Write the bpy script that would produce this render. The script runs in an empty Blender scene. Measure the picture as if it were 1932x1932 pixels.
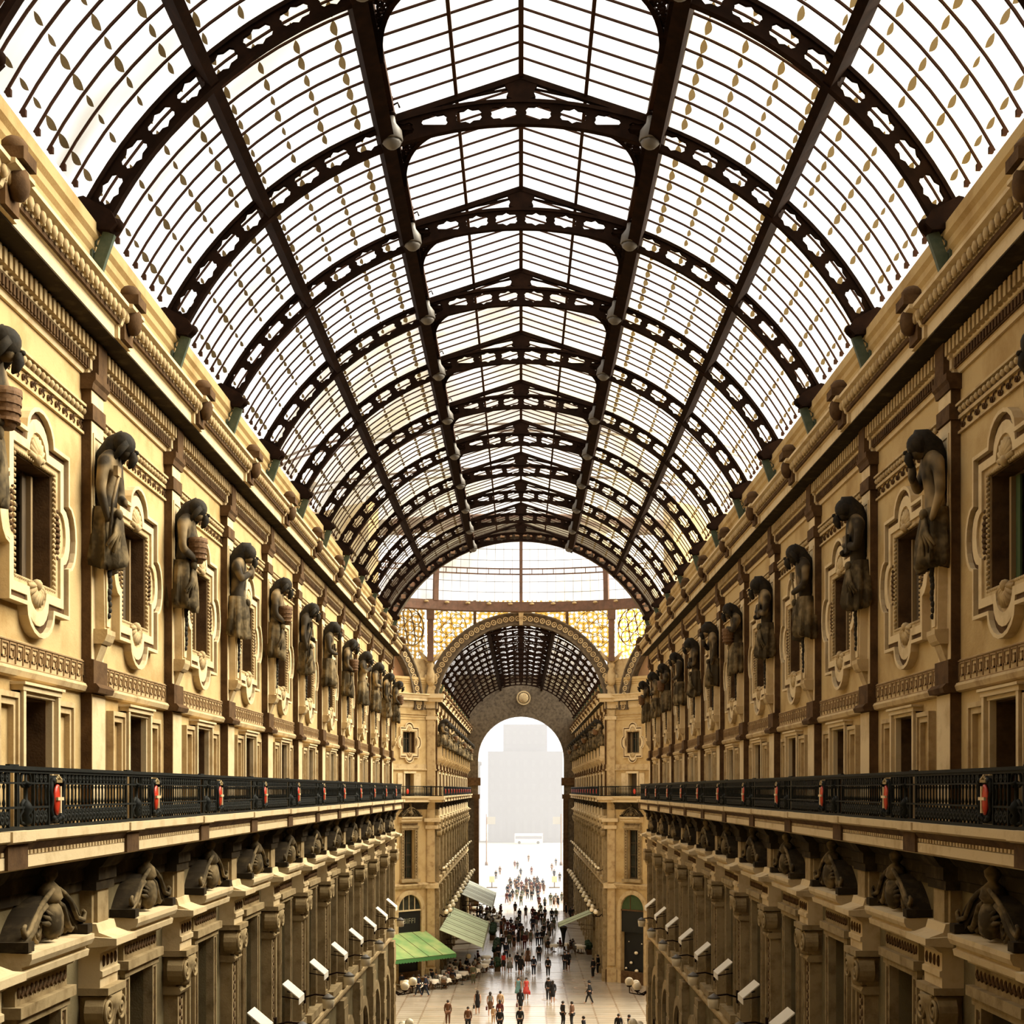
import bpy, bmesh, math, random
from math import sin, cos, pi, sqrt, atan2, radians as R
from mathutils import Vector, Matrix
random.seed(11)
scene = bpy.context.scene
COL = scene.collection
CAMZ = 16.2
F = 2640.0
VX, VY = 983.0, 1490.0
W = 7.25                 # half width of the arcade
B = 5.35                 # bay length
ZC = 22.1                # centre height of the barrel vault
RI, RO = 7.75, 8.27      # rib radii
YN, YF, YE = 78.0, 118.0, 186.0
OX = 7.95                # x of the octagon corners
def PK(k): return 23.4 + B * k
def ground(px, py, z=0.0):
    y = (CAMZ - z) * F / (py - VY)
    return Vector(((px - VX) * y / F, y, z))
ORD = 'zeroth first second third fourth fifth sixth seventh eighth ninth tenth eleventh twelfth thirteenth fourteenth fifteenth sixteenth seventeenth eighteenth nineteenth twentieth twenty-first twenty-second'.split()

# ---------------------------------------------------------------- mesh builder
class MB:
    def __init__(s): s.v = []; s.f = []; s.sm = []
    def add(s, vs, fs, smooth=False):
        o = len(s.v)
        s.v.extend([tuple(p) for p in vs])
        for f in fs:
            s.f.append([i + o for i in f]); s.sm.append(smooth)
        return s
    def box(s, x0, x1, y0, y1, z0, z1):
        return s.add([(x0,y0,z0),(x1,y0,z0),(x1,y1,z0),(x0,y1,z0),(x0,y0,z1),(x1,y0,z1),(x1,y1,z1),(x0,y1,z1)],
                     [(0,3,2,1),(4,5,6,7),(0,1,5,4),(1,2,6,5),(2,3,7,6),(3,0,4,7)])
    def prism(s, pts, a0, a1, ax='x', smooth=False):
        def m(p, a):
            return (a, p[0], p[1]) if ax == 'x' else ((p[0], a, p[1]) if ax == 'y' else (p[0], p[1], a))
        n = len(pts)
        vs = [m(p, a0) for p in pts] + [m(p, a1) for p in pts]
        s.add(vs, [list(range(n))[::-1], list(range(n, 2 * n))])
        s.add(vs, [(i, (i + 1) % n, n + (i + 1) % n, n + i) for i in range(n)], smooth)
        return s
    def ring(s, outer, inner, a0, a1, ax='y'):
        """plate between two matched closed outlines, extruded along ax"""
        def m(p, a):
            return (a, p[0], p[1]) if ax == 'x' else ((p[0], a, p[1]) if ax == 'y' else (p[0], p[1], a))
        n = len(outer)
        vs = [m(p, a0) for p in outer] + [m(p, a0) for p in inner] + [m(p, a1) for p in outer] + [m(p, a1) for p in inner]
        fs = []
        for i in range(n):
            j = (i + 1) % n
            fs += [(i, j, n + j, n + i), (2*n + i, 3*n + i, 3*n + j, 2*n + j), (i, 2*n + i, 2*n + j, j), (n + i, n + j, 3*n + j, 3*n + i)]
        return s.add(vs, fs)
    def strip(s, A, Bp, a0, a1, ax='y'):
        """open plate between two matched open polylines, extruded"""
        def m(p, a):
            return (a, p[0], p[1]) if ax == 'x' else ((p[0], a, p[1]) if ax == 'y' else (p[0], p[1], a))
        n = len(A)
        vs = [m(p, a0) for p in A] + [m(p, a0) for p in Bp] + [m(p, a1) for p in A] + [m(p, a1) for p in Bp]
        fs = []
        for i in range(n - 1):
            j = i + 1
            fs += [(i, j, n + j, n + i), (2*n + i, 3*n + i, 3*n + j, 2*n + j), (i, 2*n + i, 2*n + j, j), (n + i, n + j, 3*n + j, 3*n + i)]
        fs += [(0, n, 3*n, 2*n), (n - 1, 3*n - 1, 4*n - 1, 2*n - 1)]
        return s.add(vs, fs)
    def lathe(s, prof, c=(0, 0, 0), n=12, smooth=True, sx=1.0, sy=1.0):
        vs = []; fs = []
        for (r, z) in prof:
            for i in range(n):
                a = 2 * pi * i / n
                vs.append((c[0] + r * cos(a) * sx, c[1] + r * sin(a) * sy, c[2] + z))
        for k in range(len(prof) - 1):
            for i in range(n):
                j = (i + 1) % n
                fs.append((k*n + i, k*n + j, (k+1)*n + j, (k+1)*n + i))
        s.add(vs, fs, smooth)
        k = len(prof) - 1
        s.add(vs, [list(range(n))[::-1], list(range(k*n, k*n + n))])
        return s
    def ball(s, c, r, n=8, m=5, sx=1, sy=1, sz=1):
        prof = [(max(1e-4, r * sin(pi * i / m)), -r * cos(pi * i / m) * sz) for i in range(m + 1)]
        return s.lathe(prof, c, n, True, sx, sy)
    def tube(s, path, r, n=6, flat=None):
        """round (or flat=(a,b) rectangular) bar along a path"""
        P = [Vector(p) for p in path]
        N = len(P)
        rs = r if isinstance(r, (list, tuple)) else [r] * N
        vs = []; ref = None
        for i in range(N):
            t = (P[min(i + 1, N - 1)] - P[max(i - 1, 0)])
            t = t.normalized() if t.length > 1e-9 else Vector((0, 0, 1))
            if ref is None:
                ref = Vector((0, 1, 0)) if abs(t.y) < 0.9 else Vector((1, 0, 0))
            a = (ref - t * ref.dot(t)).normalized(); b = t.cross(a); ref = a
            if flat:
                fa, fb = flat
                for (ca, cb) in ((-1, -1), (1, -1), (1, 1), (-1, 1)):
                    vs.append(P[i] + a * ca * fa + b * cb * fb)
            else:
                for k in range(n):
                    an = 2 * pi * k / n
                    vs.append(P[i] + a * cos(an) * rs[i] + b * sin(an) * rs[i])
        if flat: n = 4
        fs = []
        for i in range(N - 1):
            for k in range(n):
                l = (k + 1) % n
                fs.append((i*n + k, i*n + l, (i+1)*n + l, (i+1)*n + k))
        s.add(vs, fs, not flat)
        s.add(vs, [list(range(n))[::-1], list(range((N-1)*n, N*n))])
        return s
    def hoop(s, c, r, t, ax='y', n=12, d=0.02):
        """flat ring in the plane normal to ax"""
        o = [(r * cos(2*pi*i/n), r * sin(2*pi*i/n)) for i in range(n)]
        i_ = [((r - t) * cos(2*pi*i/n), (r - t) * sin(2*pi*i/n)) for i in range(n)]
        if ax == 'y':
            o = [(c[0] + p[0], c[2] + p[1]) for p in o]; i_ = [(c[0] + p[0], c[2] + p[1]) for p in i_]
            return s.ring(o, i_, c[1] - d, c[1] + d, 'y')
        if ax == 'z':
            o = [(c[0] + p[0], c[1] + p[1]) for p in o]; i_ = [(c[0] + p[0], c[1] + p[1]) for p in i_]
            return s.ring(o, i_, c[2] - d, c[2] + d, 'z')
        o = [(c[1] + p[0], c[2] + p[1]) for p in o]; i_ = [(c[1] + p[0], c[2] + p[1]) for p in i_]
        return s.ring(o, i_, c[0] - d, c[0] + d, 'x')
    def merge(s, o, M):
        return s.add([M @ Vector(p) for p in o.v], o.f) if not any(o.sm) else s._merge(o, M)
    def _merge(s, o, M):
        k = len(s.v)
        s.v.extend([tuple(M @ Vector(p)) for p in o.v])
        s.f.extend([[i + k for i in f] for f in o.f]); s.sm.extend(o.sm)
        return s
    def mesh(s, name, mat):
        me = bpy.data.meshes.new(name)
        me.from_pydata(s.v, [], s.f)
        me.polygons.foreach_set('use_smooth', s.sm)
        bm = bmesh.new(); bm.from_mesh(me)
        bmesh.ops.remove_doubles(bm, verts=bm.verts, dist=1e-5)
        bmesh.ops.recalc_face_normals(bm, faces=bm.faces)
        bm.to_mesh(me); bm.free()
        if mat: me.materials.append(mat)
        me.update()
        return me
    def build(s, name, mat, parent=None, loc=(0, 0, 0), rz=0.0):
        o = bpy.data.objects.new(name, s.mesh(name, mat))
        COL.objects.link(o)
        o.location = loc; o.rotation_euler = (0, 0, rz)
        setp(o, parent)
        return o

KIDS = {}
def setp(o, parent):
    if parent:
        o.parent = parent
        KIDS.setdefault(parent.name, []).append(o)
def empty(name, loc=(0, 0, 0), rz=0.0):
    o = bpy.data.objects.new(name, None); COL.objects.link(o)
    o.empty_display_size = 0.2
    o.location = loc; o.rotation_euler = (0, 0, rz)
    return o
def tag(o, label=None, cat=None, group=None, kind=None):
    if label: o['label'] = label
    if cat: o['category'] = cat
    if group: o['group'] = group
    if kind: o['kind'] = kind
    return o
def kids(o):
    return list(KIDS.get(o.name, ()))
def copy_tree(o, loc=None, rz=None, parent=None, name=None):
    c = o.copy()
    if name: c.name = name
    COL.objects.link(c)
    setp(c, parent)
    if loc is not None: c.location = loc
    if rz is not None: c.rotation_euler = (0, 0, rz)
    for ch in kids(o):
        copy_tree(ch, parent=c)
    return c

# ---------------------------------------------------------------- materials
def new_mat(name):
    m = bpy.data.materials.new(name); m.use_nodes = True
    nt = m.node_tree
    return m, nt, nt.nodes, nt.links, nt.nodes['Principled BSDF']
def mat(name, col, rough=0.8, col2=None, scale=1.5, detail=4.0, lo=0.35, hi=0.7, metal=0.0, bump=0.0, bscale=12.0, spec=0.3, stretch=None):
    m, nt, N, L, b = new_mat(name)
    b.inputs['Roughness'].default_value = rough
    b.inputs['Metallic'].default_value = metal
    b.inputs['Specular IOR Level'].default_value = spec
    b.inputs['Base Color'].default_value = (*col, 1)
    if col2 or bump:
        g = N.new('ShaderNodeNewGeometry')
        src = g.outputs['Position']
        if stretch:
            mp = N.new('ShaderNodeMapping'); mp.inputs['Scale'].default_value = stretch
            L.new(src, mp.inputs['Vector']); src = mp.outputs['Vector']
    if col2:
        n = N.new('ShaderNodeTexNoise'); n.inputs['Scale'].default_value = scale; n.inputs['Detail'].default_value = detail
        n.inputs['Roughness'].default_value = 0.62
        L.new(src, n.inputs['Vector'])
        r = N.new('ShaderNodeValToRGB')
        r.color_ramp.elements[0].position = lo; r.color_ramp.elements[0].color = (*col, 1)
        r.color_ramp.elements[1].position = hi; r.color_ramp.elements[1].color = (*col2, 1)
        L.new(n.outputs['Fac'], r.inputs['Fac']); L.new(r.outputs['Color'], b.inputs['Base Color'])
    if bump:
        n2 = N.new('ShaderNodeTexNoise'); n2.inputs['Scale'].default_value = bscale; n2.inputs['Detail'].default_value = 5
        L.new(src, n2.inputs['Vector'])
        bp = N.new('ShaderNodeBump'); bp.inputs['Strength'].default_value = bump; bp.inputs['Distance'].default_value = 0.03
        L.new(n2.outputs['Fac'], bp.inputs['Height']); L.new(bp.outputs['Normal'], b.inputs['Normal'])
    return m
M = {}
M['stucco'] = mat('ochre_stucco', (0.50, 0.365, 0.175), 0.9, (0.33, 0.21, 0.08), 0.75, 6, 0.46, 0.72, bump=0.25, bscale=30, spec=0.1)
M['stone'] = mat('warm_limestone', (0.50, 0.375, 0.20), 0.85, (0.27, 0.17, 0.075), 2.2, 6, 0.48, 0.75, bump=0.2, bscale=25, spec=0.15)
M['lowplaster'] = mat('shade_dark_lower_plaster', (0.20, 0.16, 0.085), 0.9, (0.115, 0.085, 0.04), 0.9, 6, 0.42, 0.7, bump=0.25, bscale=30, spec=0.1)  # shade of the lower storeys put into the plaster colour
M['lowstone'] = mat('shade_dark_lower_stone', (0.34, 0.255, 0.135), 0.9, (0.17, 0.115, 0.052), 2.2, 6, 0.45, 0.72, bump=0.2, bscale=25, spec=0.1)  # same lower-storey shade put into the stone colour
M['pale'] = mat('pale_limestone', (0.62, 0.49, 0.29), 0.85, (0.38, 0.26, 0.125), 1.6, 6, 0.5, 0.8, bump=0.15, bscale=25, spec=0.15)
M['brownstone'] = mat('soot_and_shade_brown', (0.11, 0.062, 0.028), 0.9, (0.055, 0.03, 0.014), 3.0, 5, 0.4, 0.7, bump=0.2, bscale=30, spec=0.1)  # dirty trim; also paints shade on pilaster sides, opening linings and console blocks
M['relief'] = mat('mid_brown_relief', (0.30, 0.19, 0.085), 0.9, (0.20, 0.12, 0.05), 3)
M['soffit_shade'] = mat('soot_and_shade_soffit', (0.035, 0.026, 0.016), 0.95, (0.085, 0.062, 0.032), 2.5, 5, 0.5, 0.75, spec=0.05)  # near-black paints the shade under cornice and balcony, shade and soot on hoods
M['statue'] = mat('mottled_statue_stone', (0.035, 0.025, 0.013), 0.8, (0.42, 0.30, 0.15), 1.5, 2, 0.47, 0.74, bump=0.3, bscale=14, spec=0.2)  # pale patches stand in for highlights on the figures
M['statue_dark'] = mat('blackened_statue_stone', (0.014, 0.011, 0.007), 0.8, (0.035, 0.026, 0.014), 5, 3, 0.4, 0.7, bump=0.3, bscale=14, spec=0.2)
M['drape'] = mat('carved_drapery_stone', (0.055, 0.04, 0.02), 0.85, (0.33, 0.24, 0.12), 2.0, 3, 0.44, 0.76, bump=0.25, bscale=18, spec=0.15)  # pale mottling paints highlights on folds and pediment carving
M['iron'] = mat('roof_iron', (0.013, 0.007, 0.0045), 0.9, (0.025, 0.012, 0.007), 3, 3, 0.4, 0.8, spec=0.02)
M['thin_iron'] = mat('glazing_bar_iron', (0.045, 0.018, 0.008), 0.8, spec=0.1)
M['green_iron'] = mat('green_painted_iron', (0.05, 0.075, 0.05), 0.6, (0.09, 0.11, 0.075), 6, 3)
M['rail'] = mat('railing_cast_iron', (0.005, 0.006, 0.005), 0.7, (0.012, 0.013, 0.010), 9, 3, spec=0.15)
M['lampmetal'] = mat('pale_zinc', (0.13, 0.115, 0.095), 0.5, spec=0.4)
M['glassdark'] = mat('dark_window_glass', (0.012, 0.014, 0.011), 0.12, (0.03, 0.035, 0.026), 1.2, 2, spec=0.5)
M['shutter'] = mat('brown_shutter', (0.085, 0.055, 0.025), 0.7, (0.045, 0.03, 0.014), 5, 3, stretch=(6, 6, 0.6))
M['shutterlight'] = mat('faded_shutter', (0.24, 0.165, 0.08), 0.7, spec=0.2)
M['curtain'] = mat('green_curtain', (0.06, 0.09, 0.03), 0.9, (0.03, 0.05, 0.02), 5, 3, stretch=(8, 8, 0.4))
M['redenamel'] = mat('red_enamel', (0.50, 0.035, 0.012), 0.35, spec=0.5)
M['creamenamel'] = mat('cream_enamel', (0.72, 0.55, 0.32), 0.35, spec=0.5)
M['gold'] = mat('dulled_gilding', (0.30, 0.22, 0.10), 0.45, metal=0.3)
M['globe'] = mat('opal_globe', (0.85, 0.74, 0.52), 0.25, spec=0.5)
M['canvas_white'] = mat('white_canvas', (0.80, 0.74, 0.62), 0.9)
M['canvas_green'] = mat('green_canvas', (0.16, 0.30, 0.10), 0.9, (0.34, 0.40, 0.15), 0.6, 2, 0.35, 0.65)
M['canvas_dkgreen'] = mat('dark_green_canvas', (0.05, 0.16, 0.045), 0.9)
M['canvas_pale'] = mat('pale_green_canvas', (0.50, 0.56, 0.36), 0.9, (0.42, 0.47, 0.29), 1.5, 3)
M['canvas_grey'] = mat('grey_green_canvas', (0.52, 0.54, 0.46), 0.9)
M['cloth'] = mat('white_tablecloth', (0.82, 0.74, 0.60), 0.9)
M['wicker'] = mat('wicker', (0.17, 0.09, 0.038), 0.8, (0.10, 0.05, 0.02), 30, 3)
M['black'] = mat('shop_interior_black', (0.008, 0.008, 0.007), 0.5)
M['hedge'] = mat('hedge_leaves', (0.012, 0.03, 0.010), 0.8, (0.03, 0.055, 0.018), 14, 4, bump=0.6, bscale=25)
M['signletter'] = mat('sign_gilt_letters', (0.20, 0.19, 0.13), 0.5)
M['lunette'] = mat('faded_fresco_plaster', (0.40, 0.21, 0.11), 0.9, (0.30, 0.20, 0.10), 0.9, 5, 0.4, 0.7)
M['archstone'] = mat('carved_arch_stone', (0.14, 0.105, 0.066), 0.9, (0.07, 0.05, 0.03), 2.8, 5, 0.4, 0.65, bump=0.5, bscale=9)
M['piazza'] = mat('sunlit_piazza_paving', (0.20, 0.19, 0.18), 0.9)
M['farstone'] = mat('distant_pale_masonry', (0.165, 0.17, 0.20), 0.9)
M['farglass'] = mat('distant_window', (0.165, 0.17, 0.20), 0.5)  # same tone as the masonry: fading by haze put into the colour
M['ring'] = mat('dome_ring_brown', (0.16, 0.085, 0.055), 0.8, (0.10, 0.06, 0.04), 3, 4)
def skin_mats():
    M['skin'] = mat('skin', (0.45, 0.25, 0.16), 0.6)
    M['hair'] = mat('dark_hair', (0.02, 0.013, 0.008), 0.6)
    for n, c in (('black', (0.012, 0.011, 0.011)), ('brown', (0.10, 0.045, 0.02)), ('navy', (0.015, 0.018, 0.03)), ('grey', (0.16, 0.15, 0.13)),
                 ('tan', (0.42, 0.28, 0.16)), ('white', (0.75, 0.70, 0.62)), ('red', (0.55, 0.03, 0.02)), ('teal', (0.13, 0.27, 0.28)),
                 ('rose', (0.50, 0.06, 0.05)), ('olive', (0.09, 0.09, 0.05)), ('maroon', (0.09, 0.018, 0.015)), ('lightgrey', (0.38, 0.36, 0.32))):
        M['c_' + n] = mat(n + '_cloth', c, 0.9)
skin_mats()

def glass_mat(name, tint, dirt, fac_lo, fac_hi, scale):
    m, nt, N, L, b = new_mat(name)
    N.remove(b)
    out = N['Material Output']
    tr = N.new('ShaderNodeBsdfTransparent'); tr.inputs['Color'].default_value = (*tint, 1)
    tl = N.new('ShaderNodeBsdfTranslucent'); tl.inputs['Color'].default_value = (*dirt, 1)
    gl = N.new('ShaderNodeBsdfGlossy'); gl.inputs['Roughness'].default_value = 0.15
    mx = N.new('ShaderNodeMixShader'); mg = N.new('ShaderNodeMixShader'); mg.inputs['Fac'].default_value = 0.03
    g = N.new('ShaderNodeNewGeometry'); n = N.new('ShaderNodeTexNoise')
    mp = N.new('ShaderNodeMapping'); mp.inputs['Scale'].default_value = (0.35, 1.0, 0.35)
    n.inputs['Scale'].default_value = scale; n.inputs['Detail'].default_value = 3
    mr = N.new('ShaderNodeMapRange'); mr.inputs['From Min'].default_value = 0.45; mr.inputs['From Max'].default_value = 0.75
    mr.inputs['To Min'].default_value = fac_lo; mr.inputs['To Max'].default_value = fac_hi
    L.new(g.outputs['Position'], mp.inputs['Vector']); L.new(mp.outputs['Vector'], n.inputs['Vector'])
    L.new(n.outputs['Fac'], mr.inputs['Value']); L.new(mr.outputs['Result'], mx.inputs['Fac'])
    L.new(tr.outputs[0], mx.inputs[1]); L.new(tl.outputs[0], mx.inputs[2])
    L.new(mx.outputs[0], mg.inputs[1]); L.new(gl.outputs[0], mg.inputs[2])
    L.new(mg.outputs[0], out.inputs['Surface'])
    return m
M['glass'] = glass_mat('roof_glass', (0.96, 0.95, 0.94), (0.35, 0.31, 0.21), 0.06, 0.80, 0.55)
M['lantern_glass'] = glass_mat('lantern_glass', (0.97, 0.96, 0.95), (0.3, 0.27, 0.2), 0.03, 0.35, 0.5)
M['lap'] = glass_mat('grimy_pane_edge', (0.16, 0.105, 0.045), (0.05, 0.034, 0.014), 0.45, 0.85, 1.2)

def tracery_mat():
    m, nt, N, L, b = new_mat('leaded_tracery_glass'); N.remove(b)
    out = N['Material Output']
    tc = N.new('ShaderNodeTexCoord')
    mp = N.new('ShaderNodeMapping'); mp.inputs['Scale'].default_value = (2.5, 2.5, 2.5)
    v = N.new('ShaderNodeTexVoronoi'); v.voronoi_dimensions = '2D'; v.inputs['Scale'].default_value = 1.0; v.inputs['Randomness'].default_value = 0.45
    e = N.new('ShaderNodeSeparateXYZ'); cb = N.new('ShaderNodeCombineXYZ')
    L.new(tc.outputs['Object'], mp.inputs['Vector']); L.new(mp.outputs['Vector'], e.inputs[0])
    L.new(e.outputs['X'], cb.inputs['X']); L.new(e.outputs['Z'], cb.inputs['Y']); L.new(cb.outputs[0], v.inputs['Vector'])
    rp = N.new('ShaderNodeValToRGB'); rp.color_ramp.interpolation = 'CONSTANT'
    el = rp.color_ramp.elements
    el[0].position = 0.0; el[0].color = (0.97, 0.93, 0.82, 1)
    el[1].position = 0.36; el[1].color = (0.30, 0.20, 0.09, 1)
    x = el.new(0.43); x.color = (0.74, 0.55, 0.24, 1)
    x = el.new(0.62); x.color = (0.42, 0.30, 0.13, 1)
    L.new(v.outputs['Distance'], rp.inputs['Fac'])
    tr = N.new('ShaderNodeBsdfTransparent'); L.new(rp.outputs['Color'], tr.inputs['Color'])
    df = N.new('ShaderNodeBsdfTranslucent'); L.new(rp.outputs['Color'], df.inputs['Color'])
    mx = N.new('ShaderNodeMixShader'); mx.inputs['Fac'].default_value = 0.45
    L.new(tr.outputs[0], mx.inputs[1]); L.new(df.outputs[0], mx.inputs[2]); L.new(mx.outputs[0], out.inputs['Surface'])
    return m
M['tracery'] = tracery_mat()

def floor_mat():
    m, nt, N, L, b = new_mat('polished_marble_floor')
    g = N.new('ShaderNodeNewGeometry')
    n = N.new('ShaderNodeTexNoise'); n.inputs['Scale'].default_value = 0.5; n.inputs['Detail'].default_value = 6
    L.new(g.outputs['Position'], n.inputs['Vector'])
    rp = N.new('ShaderNodeValToRGB')
    rp.color_ramp.elements[0].position = 0.35; rp.color_ramp.elements[0].color = (0.46, 0.40, 0.31, 1)
    rp.color_ramp.elements[1].position = 0.7; rp.color_ramp.elements[1].color = (0.36, 0.30, 0.22, 1)
    L.new(n.outputs['Fac'], rp.inputs['Fac'])
    br = N.new('ShaderNodeTexBrick'); br.inputs['Scale'].default_value = 0.28; br.inputs['Mortar Size'].default_value = 0.018
    br.offset = 0.0
    br.inputs['Color1'].default_value = (1, 1, 1, 1); br.inputs['Color2'].default_value = (0.9, 0.88, 0.85, 1); br.inputs['Mortar'].default_value = (0.6, 0.5, 0.42, 1)
    L.new(g.outputs['Position'], br.inputs['Vector'])
    mx = N.new('ShaderNodeMix'); mx.data_type = 'RGBA'; mx.blend_type = 'MULTIPLY'; mx.inputs['Factor'].default_value = 0.8
    L.new(rp.outputs['Color'], mx.inputs['A']); L.new(br.outputs['Color'], mx.inputs['B'])
    L.new(mx.outputs['Result'], b.inputs['Base Color'])
    b.inputs['Roughness'].default_value = 0.22; b.inputs['Specular IOR Level'].default_value = 0.6
    return m
M['floor'] = floor_mat()
# ---------------------------------------------------------------- facades
RZ = {'L': -pi/2, 'R': pi/2, 'DL': R(-135), 'DR': R(135)}
def wl(side, y, z=0.0, out=0.0):
    return ((-W + out, y, z) if side == 'L' else (W - out, y, z)), RZ[side]
SIDE = {'L': 'left', 'R': 'right'}
def struct(o, label=None, cat=None):
    o['kind'] = 'structure'
    if label: o['label'] = label
    if cat: o['category'] = cat
    return o

ATT = (-0.83, 0.83, 19.27, 21.04)
DOOR = (-0.62, 0.62, 15.64, 17.56)
TALL = (-0.78, 0.78, 8.75, 12.85)
SHOP = (-1.55, 1.55, 0.0, 6.4)
def wall_holes(mb, u0, u1, z0, z1, holes, depth=0.42):
    us = sorted(set([u0, u1] + [h[0] for h in holes] + [h[1] for h in holes]))
    zs = sorted(set([z0, z1] + ([15.2] if z1 > 15.2 else []) + [h[2] for h in holes] + [h[3] for h in holes]))
    for i in range(len(us) - 1):
        for j in range(len(zs) - 1):
            cu, cz = (us[i] + us[i+1]) / 2, (zs[j] + zs[j+1]) / 2
            if any(h[0] < cu < h[1] and h[2] < cz < h[3] for h in holes): continue
            mb.add([(us[i], 0, zs[j]), (us[i+1], 0, zs[j]), (us[i+1], 0, zs[j+1]), (us[i], 0, zs[j+1])], [(0, 1, 2, 3)])
    for (a, b, c, d) in holes:
        mb.add([(a, 0, c), (b, 0, c), (b, 0, d), (a, 0, d), (a, -depth, c), (b, -depth, c), (b, -depth, d), (a, -depth, d)],
               [(0, 1, 5, 4), (1, 2, 6, 5), (2, 3, 7, 6), (3, 0, 4, 7)])
    mb.box(u0, u1, -0.9, -depth - 0.001, z0, z1)

def make_wall(name, loc, rz, u0, u1, centres, label, ztop=25.2):
    mb = MB(); holes = []
    for c in centres:
        for h in (ATT, DOOR, TALL, SHOP):
            holes.append((c + h[0], c + h[1], h[2], h[3]))
    wall_holes(mb, u0, u1, 0.0, ztop, holes)
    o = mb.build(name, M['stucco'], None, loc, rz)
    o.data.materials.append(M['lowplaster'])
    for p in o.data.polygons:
        if p.center.z < 15.2: p.material_index = 1  # darker plaster below the balcony imitates the dimmer light there
    return struct(o, label, 'wall')

# cornice profile (y out, z)
CORN = [(0, 23.05), (0.05, 23.05), (0.07, 23.12), (0.10, 23.14), (0.10, 23.30), (0.14, 23.32), (0.14, 23.62), (0.56, 23.64), (0.56, 23.84), (0.60, 23.86), (0.62, 23.92),
        (0.64, 23.95), (0.68, 24.10), (0.80, 24.14), (0.80, 24.20), (0.2, 24.24), (0, 24.24)]
SLAB = [(0, 15.66), (0.82, 15.66), (0.82, 15.54), (0.77, 15.51), (0.68, 15.38), (0.62, 15.34), (0.72, 15.33), (0.72, 15.18), (0.66, 15.14), (0, 15.14)]
def off(prof, d):
    return [(p[0] + d if p[0] > 0 else 0, p[1]) for p in prof]

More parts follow.
